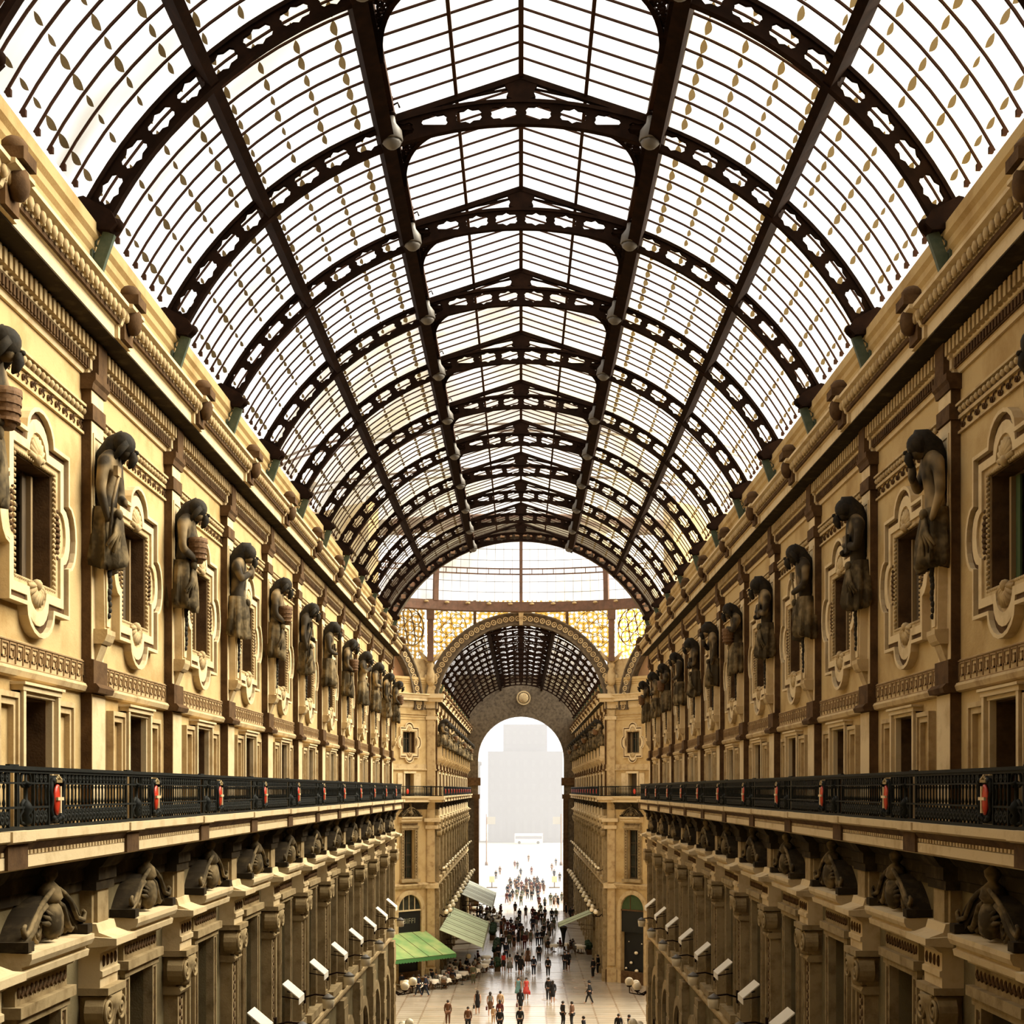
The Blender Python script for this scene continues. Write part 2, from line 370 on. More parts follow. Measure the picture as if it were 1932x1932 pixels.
def make_trims(tagname, num, loc, rz, u0, u1, piers, detail=True, where=''):
    """continuous mouldings of one wall; piers = local u of the pilasters"""
    def T(mb, n, m, lab):
        o = mb.build('trim_%d' % (num + n), M[m], None, loc, rz)
        return struct(o, lab + ' ' + where, 'moulding')
    # main cornice
    mb = MB(); mb.prism(CORN, u0, u1)
    for p in piers: mb.prism(off(CORN, 0.06), p - 0.36, p + 0.36)
    o = T(mb, 0, 'pale', 'deep projecting stone cornice under the glass roof')
    mb = MB()
    mb.box(u0, u1, 0.02, 0.555, 23.615, 23.637); o2 = mb.build('soffit_shade', M['soffit_shade'], o);  # dark strip painting the shade under the cornice
    if detail:
        mb = MB(); d = 0.2; n = int((u1 - u0) / d)
        for i in range(n):
            u = u0 + (i + 0.5) * d
            mb.box(u - 0.055, u + 0.055, 0.10, 0.24, 23.36, 23.58)
        mb.build('dentil_row', M['stone'], o)
        mb = MB(); d = 0.24; n = int((u1 - u0) / d)
        for i in range(n):
            u = u0 + (i + 0.5) * d
            mb.ball((u, 0.71, 24.02), 0.085, 6, 4, 1.0, 0.7, 1.15)
            mb.box(u + 0.10, u + 0.13, 0.64, 0.71, 23.95, 24.09)
        mb.build('egg_moulding', M['stone'], o)
        mb = MB(); mb.box(u0, u1, 0.60, 0.645, 23.865, 23.945); mb.box(u0, u1, 0.0, 0.115, 23.13, 23.31)
        n = int((u1 - u0) / 0.14)
        for i in range(n):
            u = u0 + (i + .5) * 0.14
            mb.box(u - 0.04, u + 0.04, 0.115, 0.14, 23.15, 23.29)
        mb.build('leaf_moulding', M['brownstone'], o)
    # attic gutter parapet above the cornice
    mb = MB()
    mb.prism([(-0.6, 24.2), (0.02, 24.2), (0.02, 25.05), (0.07, 25.08), (0.07, 25.18), (0.13, 25.24), (0.13, 25.36), (0.20, 25.42), (0.20, 25.62), (-0.6, 25.62)], u0, u1)
    o = T(mb, 1, 'stucco', 'stepped parapet band carrying the foot of the glass roof')
    mb = MB()
    for a, b in zip(piers[:-1], piers[1:]):
        lo, hi = min(a, b) + 0.7, max(a, b) - 0.7
        mb.ring([(lo, 24.32), (hi, 24.32), (hi, 24.95), (lo, 24.95)], [(lo + .05, 24.37), (hi - .05, 24.37), (hi - .05, 24.90), (lo + .05, 24.90)], 0.02, 0.045, 'y')
    mb.build('panel_moulding', M['brownstone'], o)
    # swirl and egg band under the cornice
    mb = MB(); mb.box(u0, u1, 0, 0.05, 22.30, 22.36); mb.box(u0, u1, 0, 0.10, 22.50, 22.54); mb.box(u0, u1, 0, 0.05, 22.06, 22.10)
    o = T(mb, 2, 'stone', 'carved swirl and egg band above the attic windows')
    if detail:
        mb = MB(); mb.box(u0, u1, 0, 0.03, 22.365, 22.49); mb.build('band_ground', M['brownstone'], o)
        mb = MB(); n = int((u1 - u0) / 0.2)
        for i in range(n):
            mb.ball((u0 + (i + .5) * 0.2, 0.045, 22.43), 0.06, 6, 4)
        mb.build('egg_moulding', M['stone'], o)
        mb = MB(); n = int((u1 - u0) / 0.36)
        for i in range(n):
            u = u0 + (i + .5) * 0.36
            mb.tube([(u - .09, 0.02, 22.27), (u + .02, 0.02, 22.27), (u + .05, 0.02, 22.22), (u - .02, .02, 22.18), (u + .04, .02, 22.12)], 0.014, 4)
            mb.hoop((u + 0.14, 0.01, 22.2), 0.05, 0.02, 'y', 8, 0.02)
        mb.build('swirl_relief', M['brownstone'], o)
    # greek key band
    mb = MB(); mb.box(u0, u1, 0, 0.04, 17.95, 18.34); mb.prism([(0, 17.95), (0.10, 17.95), (0.13, 17.90), (0.10, 17.82), (0.05, 17.80), (0, 17.80)], u0, u1)
    o = T(mb, 3, 'stone', 'greek key band running above the balcony doors')
    if detail:
        mb = MB(); d = 0.30; n = int((u1 - u0) / d); y0, y1 = 0.04, 0.058
        for i in range(n):
            u = u0 + i * d; z = 17.99; t = 0.026
            for (a, b, c, e) in ((0, .26, .27, .27 + t), (0, t, 0, .27), (.234, .26, .07, .27), (.08, .26, .07, .07 + t), (.08, .08 + t, .07, .20), (.08, .18, .19, .19 + t)):
                mb.box(u + a, u + b, y0, y1, z + c, z + e)
        mb.box(u0, u1, y0, y1 + .005, 18.30, 18.32); mb.box(u0, u1, y0, y1 + .005, 17.96, 17.975)
        mb.build('key_relief', M['relief'], o)
    # balcony slab
    mb = MB(); mb.prism(SLAB, u0, u1)
    for p in piers: mb.prism([(0, 15.665), (0.85, 15.665), (0.85, 15.53), (0.79, 15.50), (0, 15.50)], p - 0.42, p + 0.42)
    o = T(mb, 4, 'pale', 'projecting stone balcony slab below the iron railing')
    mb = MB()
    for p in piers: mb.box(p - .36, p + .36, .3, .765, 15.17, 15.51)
    mb.build('console_blocks', M['brownstone'], o)  # brown paints the shadow on these blocks into their colour
    if detail:
        mb = MB(); n = int((u1 - u0) / 0.15)
        for i in range(n):
            u = u0 + (i + .5) * 0.15
            mb.box(u - 0.045, u + 0.045, 0.60, 0.72, 15.345, 15.40)
        mb.build('bead_row', M['stone'], o)
        mb = MB(); mb.prism([(0.60, 15.40), (0.70, 15.40), (0.775, 15.505), (0.60, 15.505)], u0, u1); mb.build('undercut_moulding', M['brownstone'], o)
    # architrave below, its shade painted into the colour
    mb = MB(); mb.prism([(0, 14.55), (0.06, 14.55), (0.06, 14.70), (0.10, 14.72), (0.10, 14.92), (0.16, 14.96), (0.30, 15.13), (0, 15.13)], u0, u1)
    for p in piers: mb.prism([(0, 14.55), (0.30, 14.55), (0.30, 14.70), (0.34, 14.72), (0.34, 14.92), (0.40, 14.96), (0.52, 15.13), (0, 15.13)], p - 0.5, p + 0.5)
    T(mb, 5, 'soffit_shade', 'shaded architrave below the balcony slab')
    # string course above the shops
    mb = MB(); mb.prism([(0, 7.9), (0.1, 7.9), (0.22, 8.05), (0.22, 8.15), (0.3, 8.2), (0.3, 8.32), (0, 8.4)], u0, u1)
    T(mb, 6, 'stone', 'string course between shopfronts and tall windows')
    mb = MB(); mb.prism([(0, 0), (0.12, 0), (0.12, 1.0), (0.06, 1.05), (0, 1.05)], u0, u1)
    T(mb, 7, 'brownstone', 'dark stone plinth along the floor')

# ------------------------------------------------ pilasters
def pilaster_proto():
    r = empty('pilaster')
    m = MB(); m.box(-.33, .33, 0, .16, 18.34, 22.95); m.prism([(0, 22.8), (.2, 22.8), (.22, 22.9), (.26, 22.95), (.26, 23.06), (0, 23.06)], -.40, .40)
    m.box(-.36, .36, 0, .20, 22.30, 22.56); m.build('attic_strip', M['brownstone'], r)  # brown body paints the shaded sides of a pale pilaster
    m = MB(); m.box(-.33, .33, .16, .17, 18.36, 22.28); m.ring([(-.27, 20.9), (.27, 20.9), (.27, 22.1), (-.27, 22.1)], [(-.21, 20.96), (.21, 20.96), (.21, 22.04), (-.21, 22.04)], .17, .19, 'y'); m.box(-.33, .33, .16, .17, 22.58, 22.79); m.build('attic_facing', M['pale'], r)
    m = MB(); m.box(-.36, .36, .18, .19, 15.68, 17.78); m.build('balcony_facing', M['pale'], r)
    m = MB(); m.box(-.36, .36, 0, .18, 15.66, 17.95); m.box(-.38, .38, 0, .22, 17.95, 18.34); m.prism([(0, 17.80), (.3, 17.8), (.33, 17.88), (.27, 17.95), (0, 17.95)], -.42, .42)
    m.build('balcony_strip', M['brownstone'], r)  # brown sides painted as shade, pale facing in front
    m = MB(); m.box(-.24, .24, .0, .26, 23.06, 23.60); m.box(-.25, .25, .30, .69, 23.66, 24.12); m.ball((0, .76, 24.02), .20, 8, 6, 1, .8, 1.2); m.box(-.24, .24, .40, .92, 24.24, 24.40); m.ball((0, .72, 24.46), .20, 8, 5, 1.1, .9, .8)
    m.build('lion_mask', M['brownstone'], r)
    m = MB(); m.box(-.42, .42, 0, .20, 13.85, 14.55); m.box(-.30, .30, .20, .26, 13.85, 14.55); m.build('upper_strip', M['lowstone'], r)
    m = MB()
    m.prism([(0, 12.95), (.36, 12.95), (.36, 13.12), (.40, 13.13), (.40, 13.22), (.36, 13.24), (.36, 13.52), (.42, 13.55), (.50, 13.62), (.62, 13.66), (.62, 13.76), (.50, 13.80), (.34, 13.86), (.30, 14.0), (0, 14.02)], -.50, .50)
    m.prism([(.2, 13.62), (.66, 13.66), (.66, 13.77), (.2, 13.8)], -.60, .60)
    e = m.build('entablature_block', M['pale'], r)
    m = MB()
    for i in range(4): m.ball((-.33 + .22 * i, .37, 13.38), .06, 6, 4, .8, .5, 1.7)
    m.build('leaf_relief', M['brownstone'], e)
    # capital with volutes
    m = MB(); m.box(-.52, .52, 0, .50, 12.83, 12.95); m.box(-.40, .40, 0, .34, 12.25, 12.83)
    m.lathe([(.30, 12.2), (.34, 12.3), (.36, 12.45), (.42, 12.62), (.46, 12.8)], (0, .12, 0), 12)
    c = m.build('capital', M['lowstone'], r)
    for sx in (-1, 1):
        m = MB()
        pts = []
        for i in range(30):
            a = pi/2 + i * 0.48; rr = .27 - i * .0085
            pts.append((sx * (.36 + rr * cos(a)), .46, 12.55 + rr * sin(a)))
        m.tube(pts, .032, 5); m.prism([(sx * .36 + .22 * cos(2*pi*k/14), 12.55 + .25 * sin(2*pi*k/14)) for k in range(14)], .12, .43, 'y')
        m.build('volute', M['lowstone'], c)
    # shaft with carved panel
    m = MB(); m.box(-.38, .38, 0, .24, 8.4, 12.25); m.box(-.46, .46, 0, .32, 8.4, 8.85)
    m.ring([(-.38, 8.9), (.38, 8.9), (.38, 12.2), (-.38, 12.2)], [(-.27, 9.02), (.27, 9.02), (.27, 12.08), (-.27, 12.08)], .24, .29, 'y')
    m.prism([(0, 12.05), (.33, 12.05), (.37, 12.12), (.33, 12.2), (0, 12.22)], -.44, .44)
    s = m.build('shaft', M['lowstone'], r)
    m = MB()
    for i in range(13):
        z = 9.2 + i * .22
        m.ball((0, .245, z), .07, 6, 4, 1.1, .4, 1.1)
        for sx in (-1, 1): m.ball((sx * .13, .245, z + .1), .06, 6, 4, 1.1, .35, .8)
    m.build('arabesque', M['brownstone'], s)
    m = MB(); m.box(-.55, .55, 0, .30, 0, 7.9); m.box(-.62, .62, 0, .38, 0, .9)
    for i in range(6): m.box(-.57, .57, .30, .33, 1.2 + i * 1.1, 1.2 + i * 1.1 + .9)
    m.build('ground_pier', M['lowstone'], r)
    return r

# ------------------------------------------------ attic window
def outline(a, zt, zb, r, h, p, q, zc, r2, h2):
    P = [(-a, zt), (-r, zt)]
    for i in range(1, 9): t = pi - pi * i / 9; P.append((r * cos(t), zt + h * sin(t)))
    P += [(r, zt), (a, zt), (a, zc + q)]
    for i in range(1, 8): t = pi/2 - pi * i / 8; P.append((a + p * cos(t), zc + q * sin(t)))
    P += [(a, zc - q), (a, zb), (r2, zb)]
    for i in range(1, 9): t = -pi * i / 9; P.append((r2 * cos(t), zb + h2 * sin(t)))
    P += [(-r2, zb), (-a, zb), (-a, zc - q)]
    for i in range(1, 8): t = -pi/2 - pi * i / 8; P.append((-a + p * cos(t), zc + q * sin(t)))
    P += [(-a, zc + q)]
    return P
def attic_window_proto():
    r = empty('attic_window'); z0 = 20.15
    A = outline(1.30, 21.42 - z0, 18.86 - z0, .60, .42, .36, .52, 0, .60, .42)
    A2 = outline(1.24, 21.36 - z0, 18.92 - z0, .54, .42, .34, .49, 0, .54, .42)
    Bq = outline(1.15, 21.27 - z0, 19.02 - z0, .47, .40, .31, .44, 0, .47, .40)
    C = outline(1.00, 21.14 - z0, 19.16 - z0, .36, .34, .25, .36, 0, .36, .33)
    D = outline(.90, 21.07 - z0, 19.24 - z0, .34, .30, .20, .32, 0, .34, .29)
    m = MB(); m.ring(A, A2, 0, .15); m.ring(Bq, C, 0, .10); s = m.build('surround', M['pale'], r)
    m = MB(); m.ring(A2, Bq, 0, .07); m.build('surround_hollow', M['brownstone'], s)
    m = MB(); m.ring(C, D, 0, .06)
    # field between frame and opening
    rect = [(-.83, .89), (.83, .89), (.83, -.88), (-.83, -.88)]
    m.box(-.9, .9, 0, .03, .89, 1.0); m.box(-.9, .9, 0, .03, -.95, -.88); m.box(-.95, -.83, 0, .03, -.95, 1.0); m.box(.83, .95, 0, .03, -.95, 1.0)
    m.build('inner_field', M['stone'], r)
    # shell ornaments
    for (zc, sg, nm) in ((.93, 1, 'shell_ornament'), (-.92, -1, 'shell_ornament')):
        m = MB()
        for i in range(9):
            t = pi * (i + .5) / 9
            m.tube([(0, .05, zc), (.16 * cos(t), .09, zc + sg * .16 * sin(t)), (.33 * cos(t), .05, zc + sg * .33 * sin(t))], [.02, .05, .055], 5)
        m.ball((0, .08, zc), .09, 8, 5)
        m.build(nm, M['stone'], r)
    for sx in (-1, 1):
        m = MB()
        for i in range(9):
            z = -.36 + i * .09
            w = .12 + .12 * cos((i - 4) / 4.0 * pi / 2)
            m.ball((sx * (.90 + w / 2), .04, z), .055, 6, 4, 1.5 * w / .2 + .3, .8, .75)
        m.build('scroll_relief', M['brownstone'], r)
    m = MB()
    for i in range(22):
        x = -.84 + i * .08
        m.ball((x, .05, .90), .035, 5, 3); m.ball((x, .05, -.90), .035, 5, 3)
    for i in range(22):
        z = -.84 + i * .08
        m.ball((-.85, .05, z), .035, 5, 3); m.ball((.85, .05, z), .035, 5, 3)
    m.build('bead_edging', M['stone'], r)
    m = MB(); m.box(-.84, -.80, -.41, .0, -.9, .9); m.box(.80, .84, -.41, .0, -.9, .9); m.box(-.83, .83, -.41, 0, .86, .9); m.build('shade_lining', M['brownstone'], r)  # dark lining painted as the shade inside the opening
    m = MB(); m.box(-.83, .83, -.40, -.37, -.88, .89); m.build('pane', M['glassdark'], r)
    m = MB(); m.ring([(-.83, -.88), (.83, -.88), (.83, .89), (-.83, .89)], [(-.75, -.80), (.75, -.80), (.75, .81), (-.75, .81)], -.37, -.30); m.box(-.03, .03, -.37, -.31, -.8, .81)
    m.box(-.8, .8, -.37, -.32, .30, .35)
    m.build('sash', M['shutter'], r)
    return r
def attic_shutters(r, sg, curtain=False):
    """folded shutter on the far jamb; sg = +1 when the far jamb is at +x"""
    m = MB(); m.box(sg * .30 if sg > 0 else -.52, .52 if sg > 0 else -.30, -.28, -.25, -.86, .80)
    o = m.build('shutter', M['curtain'] if curtain else M['shutter'], r)
    m = MB(); m.box(.52 * sg - .04, .52 * sg + .04, -.29, -.18, -.86, .80); m.build('shutter_edge', M['shutterlight'], o)

# ------------------------------------------------ balcony door
def door_proto():
    r = empty('balcony_door'); H = 17.56 - 15.66
    m = MB()
    for sx in (-1, 1):
        m.box(*sorted((sx * .62, sx * .70)), 0, .10, 0, H + .08); m.box(*sorted((sx * .70, sx * .80)), 0, .17, 0, H + .08)
    m.box(-.80, .80, 0, .12, H, H + .06); m.box(-.84, .84, 0, .18, H + .06, H + .14); m.box(-.88, .88, 0, .22, H + .14, H + .18)
    m.build('architrave', M['pale'], r)
    m = MB(); m.box(-.63, -.60, -.41, 0, 0, H); m.box(.60, .63, -.41, 0, 0, H); m.box(-.62, .62, -.41, 0, H - .03, H); m.build('shade_lining', M['brownstone'], r)  # dark lining paints shade onto the door jambs
    for sx in (-1, 1):
        m = MB(); a, b = (.84, 1.62)
        lo, hi = (sx * a, sx * b) if sx > 0 else (sx * b, sx * a)
        m.ring([(lo, 0), (hi, 0), (hi, H + .02), (lo, H + .02)], [(lo + .14, .0), (hi - .14, 0.0), (hi - .14, H - .16), (lo + .14, H - .16)], 0, .09)
        m.ring([(lo, 0), (hi, 0), (hi, H + .02), (lo, H + .02)], [(lo + .06, .0), (hi - .06, 0.0), (hi - .06, H - .06), (lo + .06, H - .06)], .09, .13)
        m.build('side_panel', M['stone'], r)
        m = MB()
        lo, hi = (.01, .60) if sx > 0 else (-.60, -.01)
        m.box(lo, hi, -.38, -.33, 0, H - .02)
        d = m.build('door_leaf', M['shutter'], r)
        m = MB(); m.box(lo + .1, hi - .1, -.34, -.325, .5, H - .3); m.build('door_pane', M['glassdark'], d)
    return r

# ------------------------------------------------ tall pedimented window
def tall_window_proto():
    r = empty('tall_window'); z0 = 8.75
    m = MB()
    for sx in (-1, 1):
        lo, hi = sorted((sx * .78, sx * 1.08))
        m.box(lo, hi, 0, .14, 0, 4.15)
        m.ring([(lo, .1), (hi, .1), (hi, 4.1), (lo, 4.1)], [(lo + .06, .16), (hi - .06, .16), (hi - .06, 4.04), (lo + .06, 4.04)], .14, .18)
        lo2, hi2 = sorted((sx * 1.12, sx * 1.22)); m.box(lo2, hi2, 0, .10, 0, 4.15)
    m.box(-1.16, 1.16, 0, .20, 4.10, 4.24); m.box(-1.22, 1.22, 0, .28, 4.24, 4.40)
    m.box(-1.3, 1.3, 0, .34, -.25, 0)
    f = m.build('window_surround', M['lowstone'], r)
    m = MB()
    for sx in (-1, 1):
        for i in range(16): m.ball((sx * .93, .145, .35 + i * .24), .055, 6, 4, 1.1, .5, 1.3)
    m.build('stile_carving', M['brownstone'], f)
    m = MB(); m.box(-1.12, 1.12, 0, .16, 4.40, 4.72)
    fr = m.build('frieze', M['lowstone'], r)
    m = MB()
    for i in range(12):
        x = -1.0 + i * .182
        m.ball((x, .165, 4.58), .055, 6, 4, .9, .5, 1.5)
        if i < 11: m.tube([(x, .17, 4.62), (x + .09, .18, 4.5), (x + .18, .17, 4.62)], .018, 4)
    m.build('swag_relief', M['brownstone'], fr)
    m = MB(); m.prism([(0, 4.72), (.18, 4.72), (.20, 4.80), (.40, 4.83), (.42, 4.93), (.36, 4.95), (.36, 4.99), (.46, 5.02), (.50, 5.10), (.50, 5.18), (0, 5.2)], -1.42, 1.42)
    m.build('window_cornice', M['pale'], r)
    # segmental hood
    n = 14; A = []; Bq = []
    for i in range(n + 1):
        t = -1 + 2 * i / n
        x = 1.36 * t; z = 5.2 + .56 * (1 - abs(t) ** 2.6)
        A.append((x, z + .10)); Bq.append((x * .93, z - .06 if abs(t) < .99 else 5.2))
    m = MB(); m.strip(A, Bq, 0, .30)
    A2 = [(p[0], p[1] + .035) for p in A]; m.strip(A2, A, 0, .35)
    for sx in (-1, 1): m.box(*sorted((sx * 1.20, sx * 1.44)), 0, .46, 5.2, 5.34)
    p = m.build('pediment_hood', M['soffit_shade'], r)  # balcony shadow and soot painted into the hood colour
    m = MB(); m.prism(Bq, 0, .04, 'y'); m.build('tympanum', M['brownstone'], p)
    m = MB()
    for sx in (-1, 1):
        m.tube([(sx * .12, .36, 5.98), (sx * .40, .36, 5.88), (sx * .72, .35, 5.74), (sx * 1.05, .34, 5.46), (sx * 1.30, .36, 5.40), (sx * 1.36, .36, 5.52), (sx * 1.27, .36, 5.56)], [.035, .042, .042, .04, .045, .04, .025], 6)
    m.ball((0, .30, 5.52), .24, 10, 7, 1.0, .7, 1.25); m.lathe([(.12, 0), (.20, .1), (.16, .25), (.07, .34), (.12, .42), (.13, .5), (.04, .58)], (0, .26, 5.75), 10)
    for sx in (-1, 1):
        pts = []
        for i in range(26):
            a = -pi/2 + i * .42; rr = .19 - i * .0062
            pts.append((sx * (.46 + rr * cos(a)), .24, 5.43 + rr * sin(a)))
        m.tube(pts, .035, 5)
        m.tube([(sx * .26, .3, 5.75), (sx * .5, .3, 5.68), (sx * .75, .28, 5.42), (sx * 1.0, .25, 5.28), (sx * 1.16, .25, 5.34), (sx * 1.12, .25, 5.43)], [.05, .05, .055, .05, .045, .03], 6)
        for i in range(4): m.ball((sx * (.3 + .2 * i), .2, 5.32), .08, 6, 4, 1, .6, 1.2)
    for i in range(9):
        a = pi * (i + .5) / 9; m.tube([(0, .30, 5.45), (.30 * cos(a), .34, 5.45 + .22 * sin(a)), (.40 * cos(a), .28, 5.46 + .30 * sin(a))], [.03, .045, .02], 5)
    m.build('pediment_carving', M['drape'], r)
    m = MB(); m.box(-.78, .78, -.40, -.37, 0, 4.1); m.build('pane', M['glassdark'], r)
    m = MB(); m.ring([(-.78, 0), (.78, 0), (.78, 4.1), (-.78, 4.1)], [(-.70, .1), (.70, .1), (.70, 4.02), (-.70, 4.02)], -.37, -.28); m.box(-.03, .03, -.37, -.29, .1, 4.0)
    for z in (1.0, 2.0, 3.0): m.box(-.7, .7, -.37, -.31, z - .025, z + .025)
    m.build('sash', M['shutter'], r)
    return r
def shop_proto():
    r = empty('shopfront')
    m = MB(); m.box(-1.55, 1.55, -.38, -.34, 0.0, 6.4); m.build('shop_glass', M['glassdark'], r)
    m = MB(); n = 10
    o = [(-1.85, 0), (-1.85, 5.0)] + [(1.85 * cos(pi - pi*i/n), 5.0 + 1.85 * sin(pi*i/n)) for i in range(1, n)] + [(1.85, 5.0), (1.85, 0)]
    i_ = [(-1.55, 0), (-1.55, 5.0)] + [(1.55 * cos(pi - pi*i/n), 5.0 + 1.40 * sin(pi*i/n)) for i in range(1, n)] + [(1.55, 5.0), (1.55, 0)]
    m.strip(o, i_, 0, .16); m.build('arch_surround', M['lowstone'], r)
    m = MB()
    for x in (-.78, 0, .78): m.box(x - .03, x + .03, -.34, -.28, 0, 6.3)
    m.box(-1.55, 1.55, -.34, -.26, 4.0, 4.15); m.box(-1.55, 1.55, -.34, -.2, 0, .6); m.build('shop_frame', M['brownstone'], r)
    return r

# ------------------------------------------------ balcony railing
def railing_proto(mirror=False):
    r = empty('balcony_railing'); h = B / 2; MX = -.95
    m = MB(); m.box(-h, h, -.055, .055, .80, .85); m.box(-h, h, -.035, .035, .76, .80); m.build('handrail', M['rail'], r)
    m = MB(); m.box(-h, h, -.03, .03, 0, .05); m.box(-h, h, -.025, .025, .29, .32); m.box(-h, h, -.025, .025, .615, .64); m.build('crossbars', M['rail'], r)
    m = MB()
    x = -h + .95
    while x < h - .1:
        if abs(x - MX) > .36:
            m.hoop((x, 0, .70), .065, .03, 'y', 8, .02); m.ball((x, 0, .70), .03, 5, 4)
            m.hoop((x, 0, .17), .085, .035, 'y', 8, .02); m.ball((x, 0, .17), .035, 5, 4)
            m.tube([(x - .085, 0, .05), (x + .085, 0, .29)], .014, 4); m.tube([(x + .085, 0, .05), (x - .085, 0, .29)], .014, 4)
        x += .17
    m.build('scroll_frieze', M['rail'], r)
    m = MB(); m.box(-h - .09, -h - .05, -.02, .02, 0, .86); m.box(-h + .20, -h + .24, -.02, .02, 0, .86); m.box(-h - .09, -h + .24, -.03, .03, .80, .87); m.box(-h - .09, -h + .24, -.03, .03, 0, .06); m.build('post', M['rail'], r)
    # pierced urn panel beside the post
    m = MB(); c = -h + .56
    m.lathe([(.02, .05), (.09, .1), (.05, .2), (.11, .28), (.07, .36), (.03, .40), (.03, .60), (.09, .62), (.02, .66), (.02, .8)], (c, 0, 0), 8)
    for sx in (-1, 1):
        m.tube([(c + sx*.02, 0, .78), (c + sx*.15, 0, .74), (c + sx*.20, 0, .62), (c + sx*.10, 0, .58)], .022, 5)
        m.tube([(c, 0, .08), (c + sx*.18, 0, .10), (c + sx*.22, 0, .2), (c + sx*.12, 0, .26), (c + sx*.16, 0, .34), (c + sx*.06, 0, .4)], .026, 5)
        m.box(*sorted((c + sx*.27, c + sx*.30)), -.02, .02, .05, .78)
    m.build('urn_panel', M['rail'], r)
    # medallion
    m = MB(); m.box(-.33, -.29, -.03, .03, .05, .78); m.box(.29, .33, -.03, .03, .05, .78)
    for sx in (-1, 1):
        m.tube([(sx*.05, .03, .70), (sx*.22, .03, .66), (sx*.27, .03, .52), (sx*.20, .03, .42), (sx*.25, .03, .26), (sx*.16, .03, .14), (sx*.02, .03, .10)], .035, 6)
        m.ball((sx*.20, .04, .66), .05, 6, 4); m.ball((sx*.18, .04, .14), .05, 6, 4)
    m.prism([(-.29, .06), (.29, .06), (.29, .2), (-.29, .2)], -.015, .015, 'y')
    m.prism([(-.29, .6), (.29, .6), (.29, .74), (-.29, .74)], -.015, .015, 'y')
    m.box(-.26, .26, -.012, .012, .2, .6)
    f = m.build('medallion_frame', M['rail'], r)
    m = MB()
    for x in (-.1, -.05, 0, .05, .1): m.ball((x, .05, .685 + .02 * (2 - abs(x) * 20)), .026, 5, 4)
    m.box(-.12, .12, .02, .07, .64, .68); m.build('crown', M['gold'], f)
    m = MB(); m.ball((0, .035, .40), .20, 14, 8, .72, .25, 1.12); s = m.build('shield', M['redenamel'], f)
    m = MB(); m.box(-.022, .022, .06, .093, .21, .59); m.box(-.125, .125, .06, .092, .39, .435); m.build('cross', M['creamenamel'], s)
    bm_ = MB(); bm_.lathe([(.012, .32), (.024, .36), (.013, .42), (.013, .54), (.024, .58), (.012, .615)], (0, 0, 0), 6)
    me = bm_.mesh('baluster', M['rail'])
    for nm_ in ('medallion_frame',): f.location.x = MX
    xs = [-h + 1.0 + i * .165 for i in range(26)]
    for x in xs:
        if abs(x - MX) < .38 or x > h - .12: continue
        o = bpy.data.objects.new('baluster', me); COL.objects.link(o); o.location = (x, 0, 0); setp(o, r)
    if mirror:
        done = set()
        def mir(o):
            o.location.x = -o.location.x
            if o.data.name not in done:
                done.add(o.data.name)
                for v in o.data.vertices: v.co.x = -v.co.x
                o.data.flip_normals()
            for c in kids(o): mir(c)
        for c in kids(r): mir(c)
    return r
# ---------------------------------------------------------------- skinned figures
def skin_mesh(name, pts, edges, radii, root, mat_, sub=1):
    me = bpy.data.meshes.new(name + '_sk'); me.from_pydata([tuple(p) for p in pts], edges, [])
    ob = bpy.data.objects.new(name + '_sk', me); COL.objects.link(ob)
    ob.modifiers.new('s', 'SKIN')
    sv = me.skin_vertices[0].data
    for i, r in enumerate(radii):
        sv[i].radius = r if isinstance(r, tuple) else (r, r)
        sv[i].use_root = (i == root)
    sm = ob.modifiers.new('u', 'SUBSURF'); sm.levels = sub; sm.render_levels = sub
    ob.modifiers['s'].use_smooth_shade = True
    dg = bpy.context.evaluated_depsgraph_get()
    out = bpy.data.meshes.new_from_object(ob.evaluated_get(dg))
    bpy.data.objects.remove(ob); bpy.data.meshes.remove(me)
    out.name = name; out.materials.clear(); out.materials.append(mat_)
    out.polygons.foreach_set('use_smooth', [True] * len(out.polygons))
    return out
def mobj(name, me, parent=None, loc=(0, 0, 0)):
    o = bpy.data.objects.new(name, me); COL.objects.link(o); o.location = loc; setp(o, parent)
    return o

